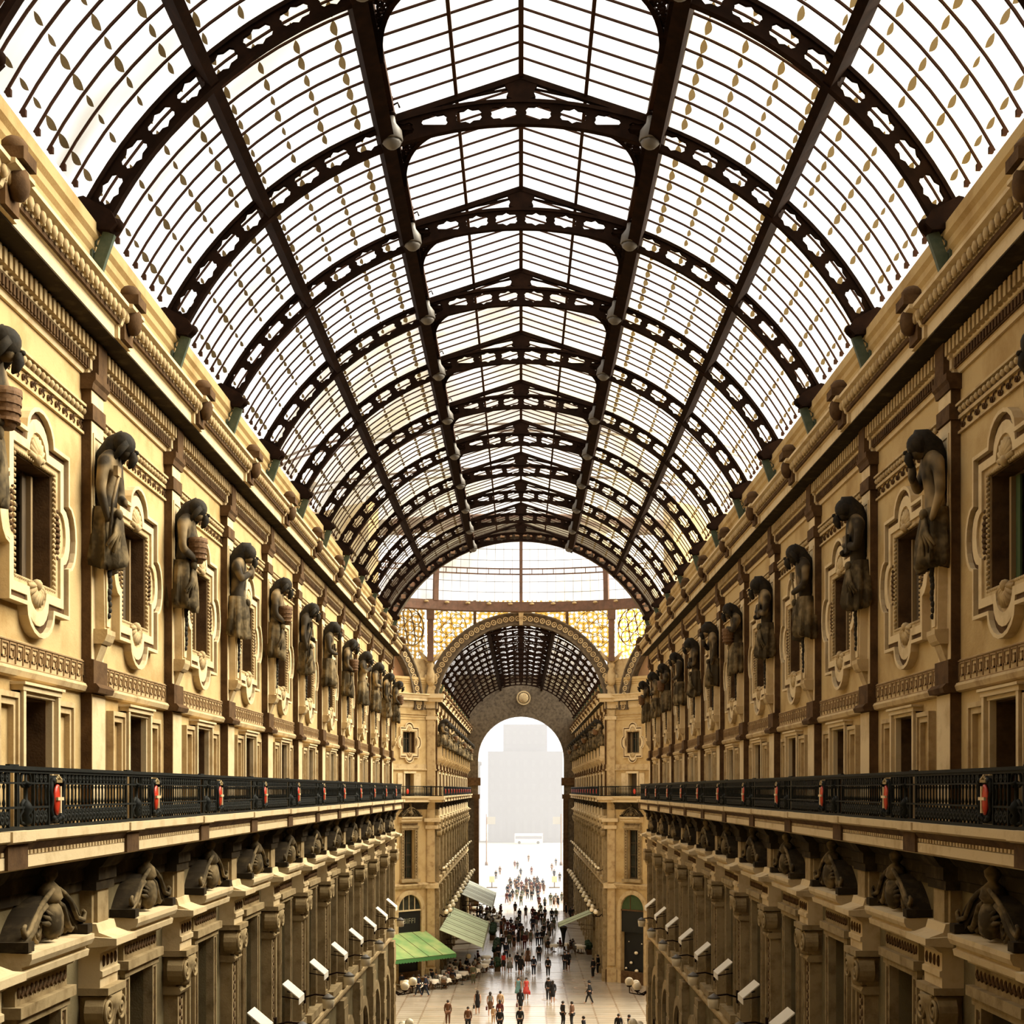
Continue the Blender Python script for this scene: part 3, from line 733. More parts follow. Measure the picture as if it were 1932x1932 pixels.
def statue_proto(var):
    """bowed half figure on a tapering herm; local y points into the arcade, z from the bracket"""
    r = empty('statue')
    Z = 2.25        # waist height above bracket top
    pts = [(0, .36, Z - .15), (0, .34, Z + .18), (0, .38, Z + .52), (0, .46, Z + .80), (0, .56, Z + .95), (0, .74, Z + 1.03), (.0, .93, Z + .96)]
    rad = [(.31, .26), (.27, .23), (.34, .26), (.30, .22), (.15, .15), (.19, .20), (.14, .14)]
    edges = [(0, 1), (1, 2), (2, 3), (3, 4), (4, 5), (5, 6)]
    arms = {
        0: [((.44, .44, Z + .72), (.50, .50, Z + .28), (.12, .76, Z + .20)), ((-.44, .44, Z + .72), (-.48, .52, Z + .25), (-.02, .72, Z + .34))],
        1: [((.44, .44, Z + .72), (.52, .46, Z + .22), (.22, .70, Z + .06)), ((-.44, .44, Z + .72), (-.46, .60, Z + .38), (-.16, .78, Z + .48))],
        2: [((.44, .44, Z + .72), (.46, .62, Z + .40), (.10, .86, Z + .62)), ((-.44, .44, Z + .72), (-.54, .42, Z + .22), (-.36, .52, Z - .12))],
        3: [((.44, .44, Z + .72), (.54, .40, Z + .24), (.40, .50, Z - .14)), ((-.44, .44, Z + .72), (-.50, .50, Z + .26), (-.06, .74, Z + .14))],
    }[var]
    for arm in arms:
        b = len(pts); pts += list(arm); rad += [(.15, .15), (.115, .115), (.075, .075)]
        edges += [(3, b), (b, b + 1), (b + 1, b + 2)]
        d = (Vector(arm[2]) - Vector(arm[1])).normalized()
        h = Vector(arm[2]) + d * .13
        pts.append(tuple(h)); rad.append((.07, .05)); edges.append((b + 2, b + 3))
    mobj('figure', skin_mesh('figure', pts, edges, rad, 0, M['statue'], 2), r)
    # hair or hood over the bowed head
    m = MB()
    m.ball((0, .72, Z + 1.10), .245, 14, 9, 1.0, 1.15, .86)
    if var in (0, 2):
        m.tube([(0, .90, Z + 1.10), (0, .80, Z + 1.15), (0, .62, Z + 1.13), (0, .42, Z + 1.00), (0, .26, Z + .72), (0, .18, Z + .3), (0, .16, Z + .2)], [.05, .20, .25, .26, .24, .18, .04], 12)
    else:
        m.tube([(0, .88, Z + 1.12), (0, .72, Z + 1.16), (0, .52, Z + 1.06), (0, .36, Z + .86), (0, .22, Z + .52), (0, .2, Z + .4)], [.05, .18, .22, .25, .2, .04], 12)
        for sx in (-1, 1): m.tube([(sx * .16, .88, Z + 1.10), (sx * .20, .74, Z + .98), (sx * .22, .58, Z + .82)], [.07, .08, .05], 6)
    hd = m.build('hood' if var in (0, 2) else 'hair', M['statue_dark'], r)
    # beard / face shadow
    m = MB(); m.tube([(0, .98, Z + .96), (0, .97, Z + .86), (0, .90, Z + .76), (0, .84, Z + .70)], [.06, .10, .08, .02], 8); m.ball((0, 1.03, Z + .96), .045, 6, 4, .8, 1.4, .9)
    m.build('beard', M['statue_dark'], r)
    # skirt with folds gathered at one side
    n = 40; vs = []; fs = []; prof = [(Z + .02, .33, .30), (Z - .16, .37, .36), (Z - .5, .42, .40), (Z - .85, .45, .42), (Z - .98, .42, .38), (Z - .97, .2, .2)]
    ph = var * 1.3
    for k, (z, rx, ry) in enumerate(prof):
        for i in range(n):
            a = 2 * pi * i / n
            f = 1 + (.06 + .075 * k) * (sin(9 * a + ph + k * .5) * .55 + .4 * sin(17 * a + k)) * (1 if k < 5 else 0)
            vs.append((rx * cos(a) * f + .05 * k * sin(ph) * .3, .32 + ry * sin(a) * f, z + (.06 * sin(2 * a + ph) if k in (3, 4) else 0)))
    for k in range(len(prof) - 1):
        for i in range(n):
            j = (i + 1) % n; fs.append((k*n + i, k*n + j, (k+1)*n + j, (k+1)*n + i))
    m = MB(); m.add(vs, fs, True)
    sgn = 1 if var % 2 else -1
    for i in range(7):
        t = -1.2 + i * .38
        m.tube([(sgn * .16, .66, Z - .12), (sgn * (.16 - .20 * sin(t)), .72 - .05 * abs(t), Z - .45), (sgn * (.14 - .42 * sin(t)), .66 - .1 * abs(t), Z - .80 + .12 * abs(t))], [.05, .05, .03], 5)
    m.ball((sgn * .16, .68, Z - .10), .10, 8, 5)
    m.build('drapery', M['drape'], r)
    if var == 0:
        m = MB(); m.box(-.20, .16, .66, .74, Z + .18, Z + .55); m.build('book', M['statue'], r)
    elif var == 1:
        m = MB(); m.lathe([(.14, 0), (.22, .12), (.26, .34), (.28, .5), (.24, .5), (.2, .3)], (.02, .74, Z - .02), 12)
        for k in range(4): m.hoop((.02, .74, Z + .08 + .11 * k), .25 + .01 * k, .06, 'z', 14, .02)
        m.build('basket', M['wicker'], r)
    elif var == 2:
        m = MB(); m.ball((.05, .86, Z + .62), .13, 8, 6, .8, .8, 1.4); m.build('vessel', M['statue'], r)
    else:
        m = MB(); m.tube([(.42, .55, Z - .6), (.38, .62, Z + .1), (.30, .74, Z + .55)], .035, 6); m.box(.22, .46, .66, .76, Z + .5, Z + .66); m.build('tool', M['statue'], r)
    # herm pillar with garland
    m = MB(); m.prism([(-.15, .25), (.15, .25), (.22, 1.35), (-.22, 1.35)], 0.0, .36, 'y'); m.prism([(-.11, .3), (.11, .3), (.16, 1.3), (-.16, 1.3)], .36, .40, 'y')
    h = m.build('herm_pillar', M['pale'], r)
    m = MB()
    for i in range(9): m.ball((.03 * sin(i * 1.7), .41, 1.28 - i * .10), .085 - .004 * i, 6, 4)
    m.build('garland', M['statue_dark'], h)
    m = MB(); m.prism([(0, .0), (.34, .0), (.40, .05), (.46, .16), (.46, .24), (0, .25)], -.27, .27); m.prism([(0, -.42), (.10, -.42), (.30, -.02), (.30, .0), (0, 0)], -.20, .20)
    m.build('bracket', M['stone'], r)
    return r

# ------------------------------------------------ lamps and small awnings
def globe(mb, c, r): mb.ball(c, r, 10, 7)
def lantern_proto():
    r = empty('wall_lantern')
    m = MB(); m.tube([(0, 0, 0), (0, .35, .10), (0, .72, .06)], .03, 6); m.box(-.1, .1, 0, .05, -.18, .22); m.build('bracket_arm', M['iron'], r)
    m = MB(); m.lathe([(.05, -.26), (.17, -.24), (.20, .0), (.20, .06), (.05, .12)], (0, .78, -.10), 10); m.build('shade', M['globe'], r)
    m = MB(); m.lathe([(.22, 0), (.15, .06), (.03, .14)], (0, .78, -.02), 10); m.build('cap', M['lampmetal'], r)
    return r
def triple_lamp_proto():
    r = empty('globe_lamp')
    m = MB(); m.box(-.12, .12, 0, .06, -.6, .3)
    ends = []
    for (x, o, z) in ((-.42, .75, -.1), (.42, .75, -.1), (0, 1.15, .1)):
        m.tube([(0, .02, -.3), (x * .4, o * .5, -.62), (x, o, -.52), (x, o + .02, z - .20)], .032, 6); ends.append((x, o + .02, z))
    m.build('scroll_arm', M['iron'], r)
    for e in ends:
        m = MB(); globe(m, e, .25); m.build('globe', M['globe'], r)
        m = MB(); m.lathe([(.12, -.28), (.16, -.22), (.10, -.16)], e, 8); m.build('globe_cup', M['iron'], r)
    return r
def blind_proto():
    r = empty('window_blind')
    m = MB(); m.add([(-.5, .05, .42), (.5, .05, .42), (.5, .55, 0), (-.5, .55, 0), (-.5, .05, .38), (.5, .05, .38), (.5, .55, -.04), (-.5, .55, -.04)],
                    [(0, 1, 2, 3), (4, 7, 6, 5), (0, 4, 5, 1), (1, 5, 6, 2), (2, 6, 7, 3), (3, 7, 4, 0)])
    m.box(-.5, .5, .53, .55, -.20, 0); m.build('canvas', M['canvas_white'], r)
    for sx in (-1, 1):
        m = MB(); m.tube([(sx * .5, .02, .05), (sx * .5, .54, -.04)], .018, 4); m.build('arm', M['iron'], r)
    return r

# ---------------------------------------------------------------- glass roof
PH = R(61.5)
NC = 24
def arc(r, a): return (r * sin(a), r * cos(a))
def rib_proto():
    r = empty('roof_rib')
    m = MB(); t = .035
    hole = [(-.38,.35),(-.30,.18),(-.12,.18),(0,.05),(.12,.18),(.30,.18),(.38,.35),(.34,.5),(.38,.65),(.30,.82),(.12,.82),(0,.95),(-.12,.82),(-.30,.82),(-.38,.65),(-.34,.5)]
    rect = [(-.5,.3),(-.5,0),(-.2,0),(0,0),(.2,0),(.5,0),(.5,.3),(.5,.5),(.5,.7),(.5,1),(.2,1),(0,1),(-.2,1),(-.5,1),(-.5,.7),(-.5,.5)]
    da = 2 * PH / NC
    def mp(c, p):
        return arc(RI + .05 + (RO - RI - .10) * p[1], c + p[0] * da)
    for i in range(NC):
        c = -PH + (i + .5) * da
        m.ring([mp(c, p) for p in rect], [mp(c, (p[0] * 1.0, .5 + (p[1] - .5) * .86)) for p in hole], -t, t)
    m.build('pierced_web', M['iron'], r)
    m = MB(); N = 48
    A = [arc(RI + .07, -PH + 2 * PH * i / N) for i in range(N + 1)]; Bq = [arc(RI, -PH + 2 * PH * i / N) for i in range(N + 1)]
    m.strip(A, Bq, -.075, .075)
    m.build('lower_flange', M['iron'], r)
    m = MB()
    A = [arc(RO, -PH + 2 * PH * i / N) for i in range(N + 1)]; Bq = [arc(RO - .07, -PH + 2 * PH * i / N) for i in range(N + 1)]
    m.strip(A, Bq, -.075, .075)
    m.build('upper_flange', M['iron'], r)
    # cast feet and brackets
    for sx in (-1, 1):
        m = MB()
        x1, z1 = arc(RO, PH); x0, z0 = arc(RI, PH)
        m.prism([(sx * x1, z1 + .02), (sx * x0, z0 + .02), (sx * (x0 - .10), z0 - .18), (sx * (x0 + .02), z0 - .30), (sx * 7.25, z0 - .26), (sx * 7.36, z1)], -.17, .17, 'y')
        m.ball((sx * (x0 - .06), 0, z0 - .16), .11, 8, 5)
        m.build('foot_casting', M['iron'], r)
        m = MB()
        m.tube([(sx * 6.88, 0, z0 - .30), (sx * 7.02, 0, z0 - .7), (sx * 7.16, 0, z0 - 1.15)], .05, 6, (.05, .10))
        m.box(*sorted((sx * 7.14, sx * 7.24)), -.10, .10, z0 - 1.2, z0 - .26)
        for (x, z, q) in ((7.03, -.45, .10), (7.08, -.68, .07), (7.12, -.88, .055)):
            m.hoop((sx * x, 0, z0 + z), q, .03, 'y', 10, .03)
        m.build('foot_bracket', M['green_iron'], r)
    # lantern gable truss
    m = MB()
    for sx in (-1, 1):
        m.strip([(sx * 2.85, 7.86), (sx * .0, 8.80)], [(sx * 2.85, 7.74), (0, 8.68)], -.06, .06)
        m.tube([(sx * 1.5, 0, 8.24), (sx * .25, 0, 8.5)], .03, 4)
    m.prism([(-.34, 8.58), (0, 8.72), (.34, 8.58), (.26, 8.42), (.30, 8.32), (0, 8.22), (-.30, 8.32), (-.26, 8.42)], -.05, .05, 'y')
    m.build('lantern_gable', M['iron'], r)
    # horizontal spandrels between rib and lantern beam
    for sx in (-1, 1):
        m = MB(); zs = 7.72
        n = 14; out = []
        for i in range(n + 1):
            t = pi / 2 * i / n
            out.append((sx * (2.60 - 1.30 * (1 - sin(t))) if True else 0, .08 + 2.6 * (1 - cos(t))))
        path = [(p[0], p[1], zs) for p in out]
        m.tube(path, .05, 5, (.05, .035))
        m.tube([(sx * 2.60, .05, zs), (sx * 2.60, 2.75, zs)], .05, 4, (.04, .05)); m.tube([(sx * 1.25, .05, zs), (sx * 2.6, .05, zs)], .05, 4, (.04, .05))
        random.seed(5)
        for k in range(240):
            u, v = random.random(), random.random()
            x = 2.56 - 1.25 * u; y = .12 + 2.5 * v
            # inside the corner (outside the quarter arc)
            ex = (x - 1.30) / 1.30; ey = (2.68 - y) / 2.6
            if ex * ex + ey * ey > 1.03 and y < 2.6:
                m.hoop((sx * x, y, zs), .085, .035, 'z', 7, .02)
        m.build('spandrel_bracket', M['iron'], r)
    return r

def purlin(name, ang, r0, r1, w, y0, y1, label, parent=None):
    m = MB()
    c = Vector((sin(ang), 0, cos(ang))); tg = Vector((cos(ang), 0, -sin(ang)))
    P = []
    for (rr, k) in ((r0, -w), (r0, w), (r1, w), (r1, -w)):
        q = c * rr + tg * k; P.append((q.x, q.z + ZC))
    m.prism(P, y0, y1, 'y')
    o = m.build(name, M['iron'])
    tag(o, label, 'roof beam')
    return o
NB = 9
def glazing_proto(sx):
    """one bay of one flank, from the gutter to the lantern beam; local origin = vault centre at the first rib"""
    r = empty('roof_glazing')
    a0, a1 = R(20.6), PH
    m = MB(); N = 8
    rg = RO + .07
    vs = []; fs = []
    for i in range(N + 1):
        a = a0 + (a1 - a0) * i / N; x, z = arc(rg, a)
        vs += [(sx * x, 0, z), (sx * x, B, z)]
        if i: fs.append((2*i - 2, 2*i - 1, 2*i + 1, 2*i))
    m.add(vs, fs, True); m.build('glass', M['glass'], r)
    m = MB()
    for j in range(1, NB):
        y = B * j / NB
        path = [(sx * arc(rg - .02, a0 + (a1 - a0) * i / 12)[0], y, arc(rg - .02, a0 + (a1 - a0) * i / 12)[1]) for i in range(13)]
        m.tube(path, .03, 4, (.019, .018))
        x, z = arc(rg - .04, a1); m.box(*sorted((sx * x, sx * (x - .07))), y - .035, y + .035, z - .03, z + .07)
    m.build('glazing_bars', M['thin_iron'], r)
    m = MB(); random.seed(3 if sx > 0 else 4)
    rows = 8
    for k in range(rows):
        a = a0 + (a1 - a0) * (k + .55) / rows
        for j in range(NB):
            y0 = B * j / NB + .03; y1 = B * (j + 1) / NB - .03
            q = .35 + .65 * random.random()
            if k in (0,): q = 1.0
            w = (y1 - y0) * (.45 + .55 * q); ym = y0 + (y1 - y0) * .5 + random.uniform(-.03, .03)
            h = .03 + .075 * q
            pts = []
            for i in range(7):
                t = -1 + 2 * i / 6; pts.append((ym + t * w / 2, a + h * .12 * (1 - t * t) * .9))
            for i in range(7):
                t = 1 - 2 * i / 6; pts.append((ym + t * w / 2, a - h * .05 * (1 - t * t)))
            vs = []
            for (y, aa) in pts:
                x, z = arc(rg - .012, aa); vs.append((sx * x, y, z))
            m.add(vs, [list(range(len(vs)))])
    m.build('pane_laps', M['lap'], r)
    return r
def lantern_proto_roof():
    r = empty('lantern_glazing')
    m = MB(); xe, ze, zr = 2.66, 7.98, 8.86
    vs = [(-xe, 0, ze), (-xe, B, ze), (0, 0, zr), (0, B, zr), (xe, 0, ze), (xe, B, ze)]
    m.add(vs, [(0, 1, 3, 2), (2, 3, 5, 4)]); m.build('glass', M['lantern_glass'], r)
    m = MB()
    for j in range(0, NB + 1):
        y = B * j / NB
        if 0 < j < NB:
            for sx in (-1, 1): m.tube([(sx * xe, y, ze - .02), (0, y, zr - .02)], .03, 4, (.018, .018))
    m.build('glazing_bars', M['thin_iron'], r)
    m = MB(); m.box(-.05, .05, 0, B, zr - .14, zr - .0)
    for sx in (-1, 1):
        x = sx * 1.33; z = ze + (zr - ze) * .5; m.box(x - .035, x + .035, 0, B, z - .09, z - .01)
        m.box(*sorted((sx * 2.58, sx * 2.68)), 0, B, ze - .12, ze)
    m.build('lantern_purlins', M['thin_iron'], r)
    for sx in (-1, 1):
        m = MB(); x = sx * 2.68
        for j in range(12):
            y = B * (j + .5) / 12
            m.hoop((x, y, 7.86), .10, .04, 'x', 8, .015); m.tube([(x, y - .22, 7.74), (x, y + .22, 7.98)], .012, 4)
        m.box(x - .02, x + .02, 0, B, 7.70, 7.74)
        m.build('lattice_strip', M['iron'], r)
    return r
def pendant_proto():
    r = empty('pendant_lamp')
    m = MB(); m.tube([(0, 0, .9), (0, 0, .55)], .03, 6); m.tube([(0, 0, .72), (.12, 0, .78), (.16, 0, .68)], .02, 5); m.lathe([(.03, .5), (.10, .54), (.05, .6)], (0, 0, 0), 8); m.build('stem', M['iron'], r)
    m = MB(); m.lathe([(.06, .5), (.09, .36), (.20, .22), (.23, .02), (.21, 0), (.05, .3)], (0, 0, 0), 12); m.build('bell_cap', M['lampmetal'], r)
    m = MB(); m.lathe([(.20, .02), (.19, -.06), (.10, -.14), (.02, -.16)], (0, 0, 0), 10); m.build('diffuser', M['lampmetal'], r)
    return r
# ================================================================ assemble: near arm
def u_of(side, y): return -y if side == 'L' else y
TRN = [1]
def arm(side, y0, y1, ks, ybase, where, far):
    loc, rz = wl(side, 0)
    s = -1 if side == 'L' else 1
    us = sorted((s * y0, s * y1))
    piers = sorted(s * (ybase + B * k) for k in ks)
    cents = sorted(s * (ybase + B * k + B / 2) for k in ks[:-1] if k >= -1)
    nm = {('L', 0): 'wall_left', ('R', 0): 'wall_right', ('L', 1): 'wall_far_left', ('R', 1): 'wall_far_right'}[(side, far)]
    make_wall(nm, loc, rz, us[0], us[1], cents, 'ochre stucco %s wall of the %s with three tiers of windows' % (SIDE[side], 'far arm beyond the dome' if far else 'near arcade'))
    make_trims('t', TRN[0], loc, rz, us[0], us[1], piers, detail=not far, where='on the %s wall of the %s' % (SIDE[side], 'far arm' if far else 'near arcade'))
    TRN[0] += 8
arm('L', -4.0, YN - .45, list(range(-3, 11)), 23.4, '', 0)
arm('R', -4.0, YN - .45, list(range(-3, 11)), 23.4, '', 0)
FB = 118.9
FK = list(range(0, 13))
arm('L', YF, YE, FK, FB, '', 1)
arm('R', YF, YE, FK, FB, '', 1)

P_pil = pilaster_proto(); P_att = {}; 
for sd in ('L', 'R'):
    P_att[sd] = attic_window_proto()
    attic_shutters(P_att[sd], -1 if sd == 'L' else 1)
P_attc = attic_window_proto(); attic_shutters(P_attc, 1, True)
P_door = door_proto(); P_tall = tall_window_proto(); P_shop = shop_proto(); P_rail = {'L': railing_proto(True), 'R': railing_proto(False)}
P_blind = blind_proto(); P_lant = lantern_proto(); P_trip = triple_lamp_proto()
P_stat = [statue_proto(i) for i in range(4)]
PROTOS = [P_pil, P_att['L'], P_att['R'], P_attc, P_door, P_tall, P_shop, P_rail['L'], P_rail['R'], P_blind, P_lant, P_trip] + P_stat
WN = [1]; DN = [1]
def put(proto, name, loc, rz, label, cat, group=None, kind=None):
    o = copy_tree(proto, loc, rz, None, name)
    for k in ('label', 'category', 'group', 'kind'):
        if k in o.keys(): del o[k]
    return tag(o, label, cat, group, kind)
STDESC = ['bowed hooded stone figure holding a book', 'bowed stone figure clutching a woven basket', 'bowed hooded stone figure raising a vessel', 'bowed stone figure leaning on a tool']
for side in ('L', 'R'):
    sn = SIDE[side]
    for k in range(-2, 11):
        y = PK(k)
        i = k + 2
        p, rz = wl(side, y)
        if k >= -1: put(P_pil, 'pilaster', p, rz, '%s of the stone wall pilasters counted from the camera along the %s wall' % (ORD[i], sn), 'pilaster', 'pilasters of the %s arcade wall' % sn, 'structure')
        if k >= -1:
            p, rz = wl(side, y, 18.62, .06)
            v = [0, 1, 0, 3, 2, 1, 3, 0, 1, 2, 0, 3, 1][(k + 2 + (2 if side == 'R' else 0)) % 13]
            if side == 'L' and k == 0: v = 3
            if side == 'L' and k == 1: v = 1
            if side == 'R' and k == 0: v = 2
            if side == 'R' and k == 1: v = 0
            st_ = put(P_stat[v], 'statue', p, rz, '%s, %s from the camera on the %s wall' % (STDESC[v], ORD[i], sn), 'statue', 'bowed statues along the %s wall' % sn); st_.scale = (.86, .74, 1)
    for k in range(-1, 10):
        y = PK(k) + B / 2; i = k + 2
        p, rz = wl(side, y, 20.15)
        src = P_attc if (side == 'R' and k == -1) else P_att[side]
        put(src, 'window_%d' % WN[0], p, rz, '%s attic window from the camera in scrolled stone surround on the %s wall' % (ORD[i], sn), 'window', 'attic windows on the %s wall' % sn, 'structure'); WN[0] += 1
        p, rz = wl(side, y, 15.66)
        put(P_door, 'door_%d' % DN[0], p, rz, '%s balcony door from the camera behind the %s railing' % (ORD[i], sn), 'door', 'balcony doors on the %s wall' % sn, 'structure'); DN[0] += 1
        p, rz = wl(side, y, 8.75)
        put(P_tall, 'window_%d' % WN[0], p, rz, '%s tall pedimented window from the camera below the %s balcony' % (ORD[i], sn), 'window', 'pedimented windows on the %s wall' % sn, 'structure'); WN[0] += 1
        if k >= 1:
            p, rz = wl(side, y, 0)
            put(P_shop, 'door_%d' % DN[0], p, rz, '%s arched shopfront at ground level of the %s wall' % (ORD[k], sn), 'shopfront', 'shopfronts of the %s wall' % sn, 'structure'); DN[0] += 1
        if k >= 1:
            p, rz = wl(side, y, 10.0, .1)
            put(P_blind, 'window_blind', p, rz, 'white canvas blind on the %s tall window along the %s wall' % (ORD[i], sn), 'blind', 'white window blinds along the %s wall' % sn)
        if k >= 2:
            p, rz = wl(side, PK(k), 9.55, .30)
            put(P_lant, 'wall_lantern', p, rz, 'cream wall lantern on the %s pilaster of the %s wall' % (ORD[i], sn), 'lantern', 'wall lanterns along the %s wall' % sn)
    for k in range(-2, 10):
        y = PK(k) + B / 2; i = k + 3
        p, rz = wl(side, y, 15.66, .66)
        put(P_rail[side], 'balcony_railing', p, rz, '%s black iron railing panel with red shield from the camera on the %s balcony' % (ORD[i], sn), 'railing', 'iron railing panels of the %s balcony' % sn)
    for (dy, z, nn) in ((77.3, 5.5, 'upper'), (75.0, 3.6, 'lower')):
        p, rz = wl(side, dy, z, .1)
        put(P_trip, 'globe_lamp', p, rz, '%s of the two three-globe wall lamps at the %s corner before the octagon' % (nn, sn), 'lamp')

# ---------------------------------------------------------------- simplified repeats for the far arm
def far_protos():
    out = {}
    r = empty('attic_window')
    A = outline(1.30, 1.27, -1.29, .60, .42, .36, .52, 0, .60, .42); C = outline(1.0, .99, -.99, .36, .34, .25, .36, 0, .36, .33)
    m = MB(); m.ring(A, C, 0, .12); m.build('surround', M['stone'], r)
    m = MB(); m.box(-.83, .83, -.38, -.35, -.88, .89); m.build('pane', M['glassdark'], r); out['att'] = r
    r = empty('balcony_door')
    m = MB()
    for sx in (-1, 1): m.box(*sorted((sx*.62, sx*.82)), 0, .15, 0, 1.98); m.box(*sorted((sx*.9, sx*1.6)), 0, .10, 0, 1.92)
    m.box(-.85, .85, 0, .2, 1.90, 2.08); m.build('architrave', M['pale'], r)
    m = MB(); m.box(-.62, .62, -.4, -.36, 0, 1.9); m.build('door_leaf', M['shutter'], r); out['door'] = r
    r = empty('tall_window')
    m = MB()
    for sx in (-1, 1): m.box(*sorted((sx*.78, sx*1.15)), 0, .16, 0, 4.15)
    m.box(-1.2, 1.2, 0, .2, 4.1, 4.75); m.box(-1.3, 1.3, 0, .35, -.25, 0); m.build('window_surround', M['stone'], r)
    m = MB(); m.prism([(0, 4.72), (.25, 4.72), (.5, 5.0), (.5, 5.18), (0, 5.2)], -1.42, 1.42)
    m.prism([(-1.36, 5.18), (1.36, 5.18), (1.1, 5.6), (.5, 5.88), (-.5, 5.88), (-1.1, 5.6)], 0, .3, 'y'); m.build('pediment', M['pale'], r)
    m = MB(); m.box(-.78, .78, -.4, -.37, 0, 4.1); m.build('pane', M['glassdark'], r)
    m = MB(); m.box(-.78, .78, -.36, -.2, .85, .93); m.box(-.03, .03, -.36, -.3, 0, 4.1); m.build('sash', M['pale'], r); out['tall'] = r
    r = empty('balcony_railing'); h = B / 2
    m = MB(); m.box(-h, h, -.05, .05, .78, .85); m.box(-h, h, -.03, .03, 0, .05); m.box(-h, h, -.02, .02, .29, .32); m.box(-h, h, -.02, .02, .6, .63); m.box(-h, -h+.12, -.06, .06, 0, .86)
    x = -h + .15
    while x < h: m.box(x - .02, x + .02, -.015, .015, .05, .8); m.hoop((x, 0, .17), .08, .04, 'y', 6, .02); x += .17
    m.build('bars', M['rail'], r)
    m = MB(); m.ball((0, .035, .40), .20, 10, 6, .72, .25, 1.12); m.build('shield', M['redenamel'], r); out['rail'] = r
    return out
FP = far_protos()
for side in ('L', 'R'):
    sn = SIDE[side]
    for k in FK:
        y = FB + B * k
        p, rz = wl(side, y)
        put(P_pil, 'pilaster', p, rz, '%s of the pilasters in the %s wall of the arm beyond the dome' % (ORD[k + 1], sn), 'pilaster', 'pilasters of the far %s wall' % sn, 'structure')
        p, rz = wl(side, y, 18.62, .16)
        put(P_stat[(k * 3 + (side == 'R')) % 4], 'statue', p, rz, '%s small bowed statue along the %s wall of the far arm' % (ORD[k + 1], sn), 'statue', 'statues along the far %s wall' % sn)
        if k < 12:
            y += B / 2
            for (key, nm, z, what) in (('att', 'window', 20.15, 'attic window'), ('door', 'door', 15.66, 'balcony door'), ('tall', 'window', 8.75, 'tall pedimented window')):
                p, rz = wl(side, y, z)
                C_ = WN if nm == 'window' else DN
                put(FP[key], '%s_%d' % (nm, C_[0]), p, rz, '%s %s in the %s wall of the arm beyond the dome' % (ORD[k + 1], what, sn), nm, '%ss of the far %s wall' % (what, sn), 'structure'); C_[0] += 1
            p, rz = wl(side, y, 0)
            put(P_shop, 'door_%d' % DN[0], p, rz, '%s arched shopfront in the %s wall of the arm beyond the dome' % (ORD[k + 1], sn), 'shopfront', 'shopfronts of the far %s wall' % sn, 'structure'); DN[0] += 1
            p, rz = wl(side, y, 15.66, .66)
            put(FP['rail'], 'balcony_railing', p, rz, '%s iron railing panel of the %s balcony beyond the dome' % (ORD[k + 1], sn), 'railing', 'railing panels of the far %s balcony' % sn)
            p, rz = wl(side, y - B / 2 + .02, 9.6, .30)
            q_ = put(P_trip, 'globe_lamp', p, rz, '%s three-globe lamp in the upper row on the %s wall of the far arm' % (ORD[k + 1], sn), 'lamp', 'upper globe lamps of the far %s wall' % sn); q_.scale = (.5, .5, .5)
            p, rz = wl(side, y - B / 2, 5.9, .30)
            q_ = put(P_trip, 'globe_lamp', p, rz, '%s three-globe lamp in the lower row on the %s wall of the far arm' % (ORD[k + 1], sn), 'lamp', 'lower globe lamps of the far %s wall' % sn); q_.scale = (.8, .8, .8)

# ---------------------------------------------------------------- roof
P_rib = rib_proto(); P_gl = {-1: glazing_proto(-1), 1: glazing_proto(1)}; P_lan = lantern_proto_roof(); P_pen = pendant_proto()
PROTOS += [P_rib, P_gl[-1], P_gl[1], P_lan, P_pen] + list(FP.values())
for k in range(-3, 11):
    i = k + 4
    if k >= -1:
        put(P_rib, 'roof_rib', (0, PK(k), ZC), 0, '%s pierced iron arch rib from the camera under the glass vault' % ORD[i - 2], 'roof rib', 'arch ribs of the near vault')
    if -2 <= k < 10:
        for sx in (-1, 1):
            o = put(P_gl[sx], 'roof_glazing', (0, PK(k), ZC), 0, 'glazed %s flank of the near vault, %s bay from the camera' % ('left' if sx < 0 else 'right', ORD[i]), 'roof glazing', '%s flank glazing of the near vault' % ('left' if sx < 0 else 'right'), 'structure')
        put(P_lan, 'lantern_glazing', (0, PK(k), ZC), 0, 'gabled ridge lantern glazing of the near vault, %s bay from the camera' % ORD[i], 'roof glazing', 'ridge lantern glazing of the near vault', 'structure')
    if k >= 0:
        for sx in (-1, 1):
            put(P_pen, 'pendant_lamp', (sx * 2.62, PK(k) - .38, ZC + 7.25), 0, 'bell-shaped pendant lamp at the %s end of the %s rib lantern' % ('left' if sx < 0 else 'right', ORD[i - 2]), 'pendant lamp', 'bell lamps on the %s of the lantern' % ('left' if sx < 0 else 'right'))
for (nm, yy0, yy1) in (('near vault', PK(-2), YN - .5), ('far vault', YF, YE)):
    for sx in (-1, 1):
        sd = 'left' if sx < 0 else 'right'
        purlin('roof_beam', sx * R(20.4), RI - .02, RO + .12, .14, yy0, yy1, 'deep iron lantern beam along the %s of the %s' % (sd, nm))
        purlin('roof_beam', sx * R(41.0), RI + .02, RO + .06, .085, yy0, yy1, 'iron purlin half way up the %s flank of the %s' % (sd, nm))
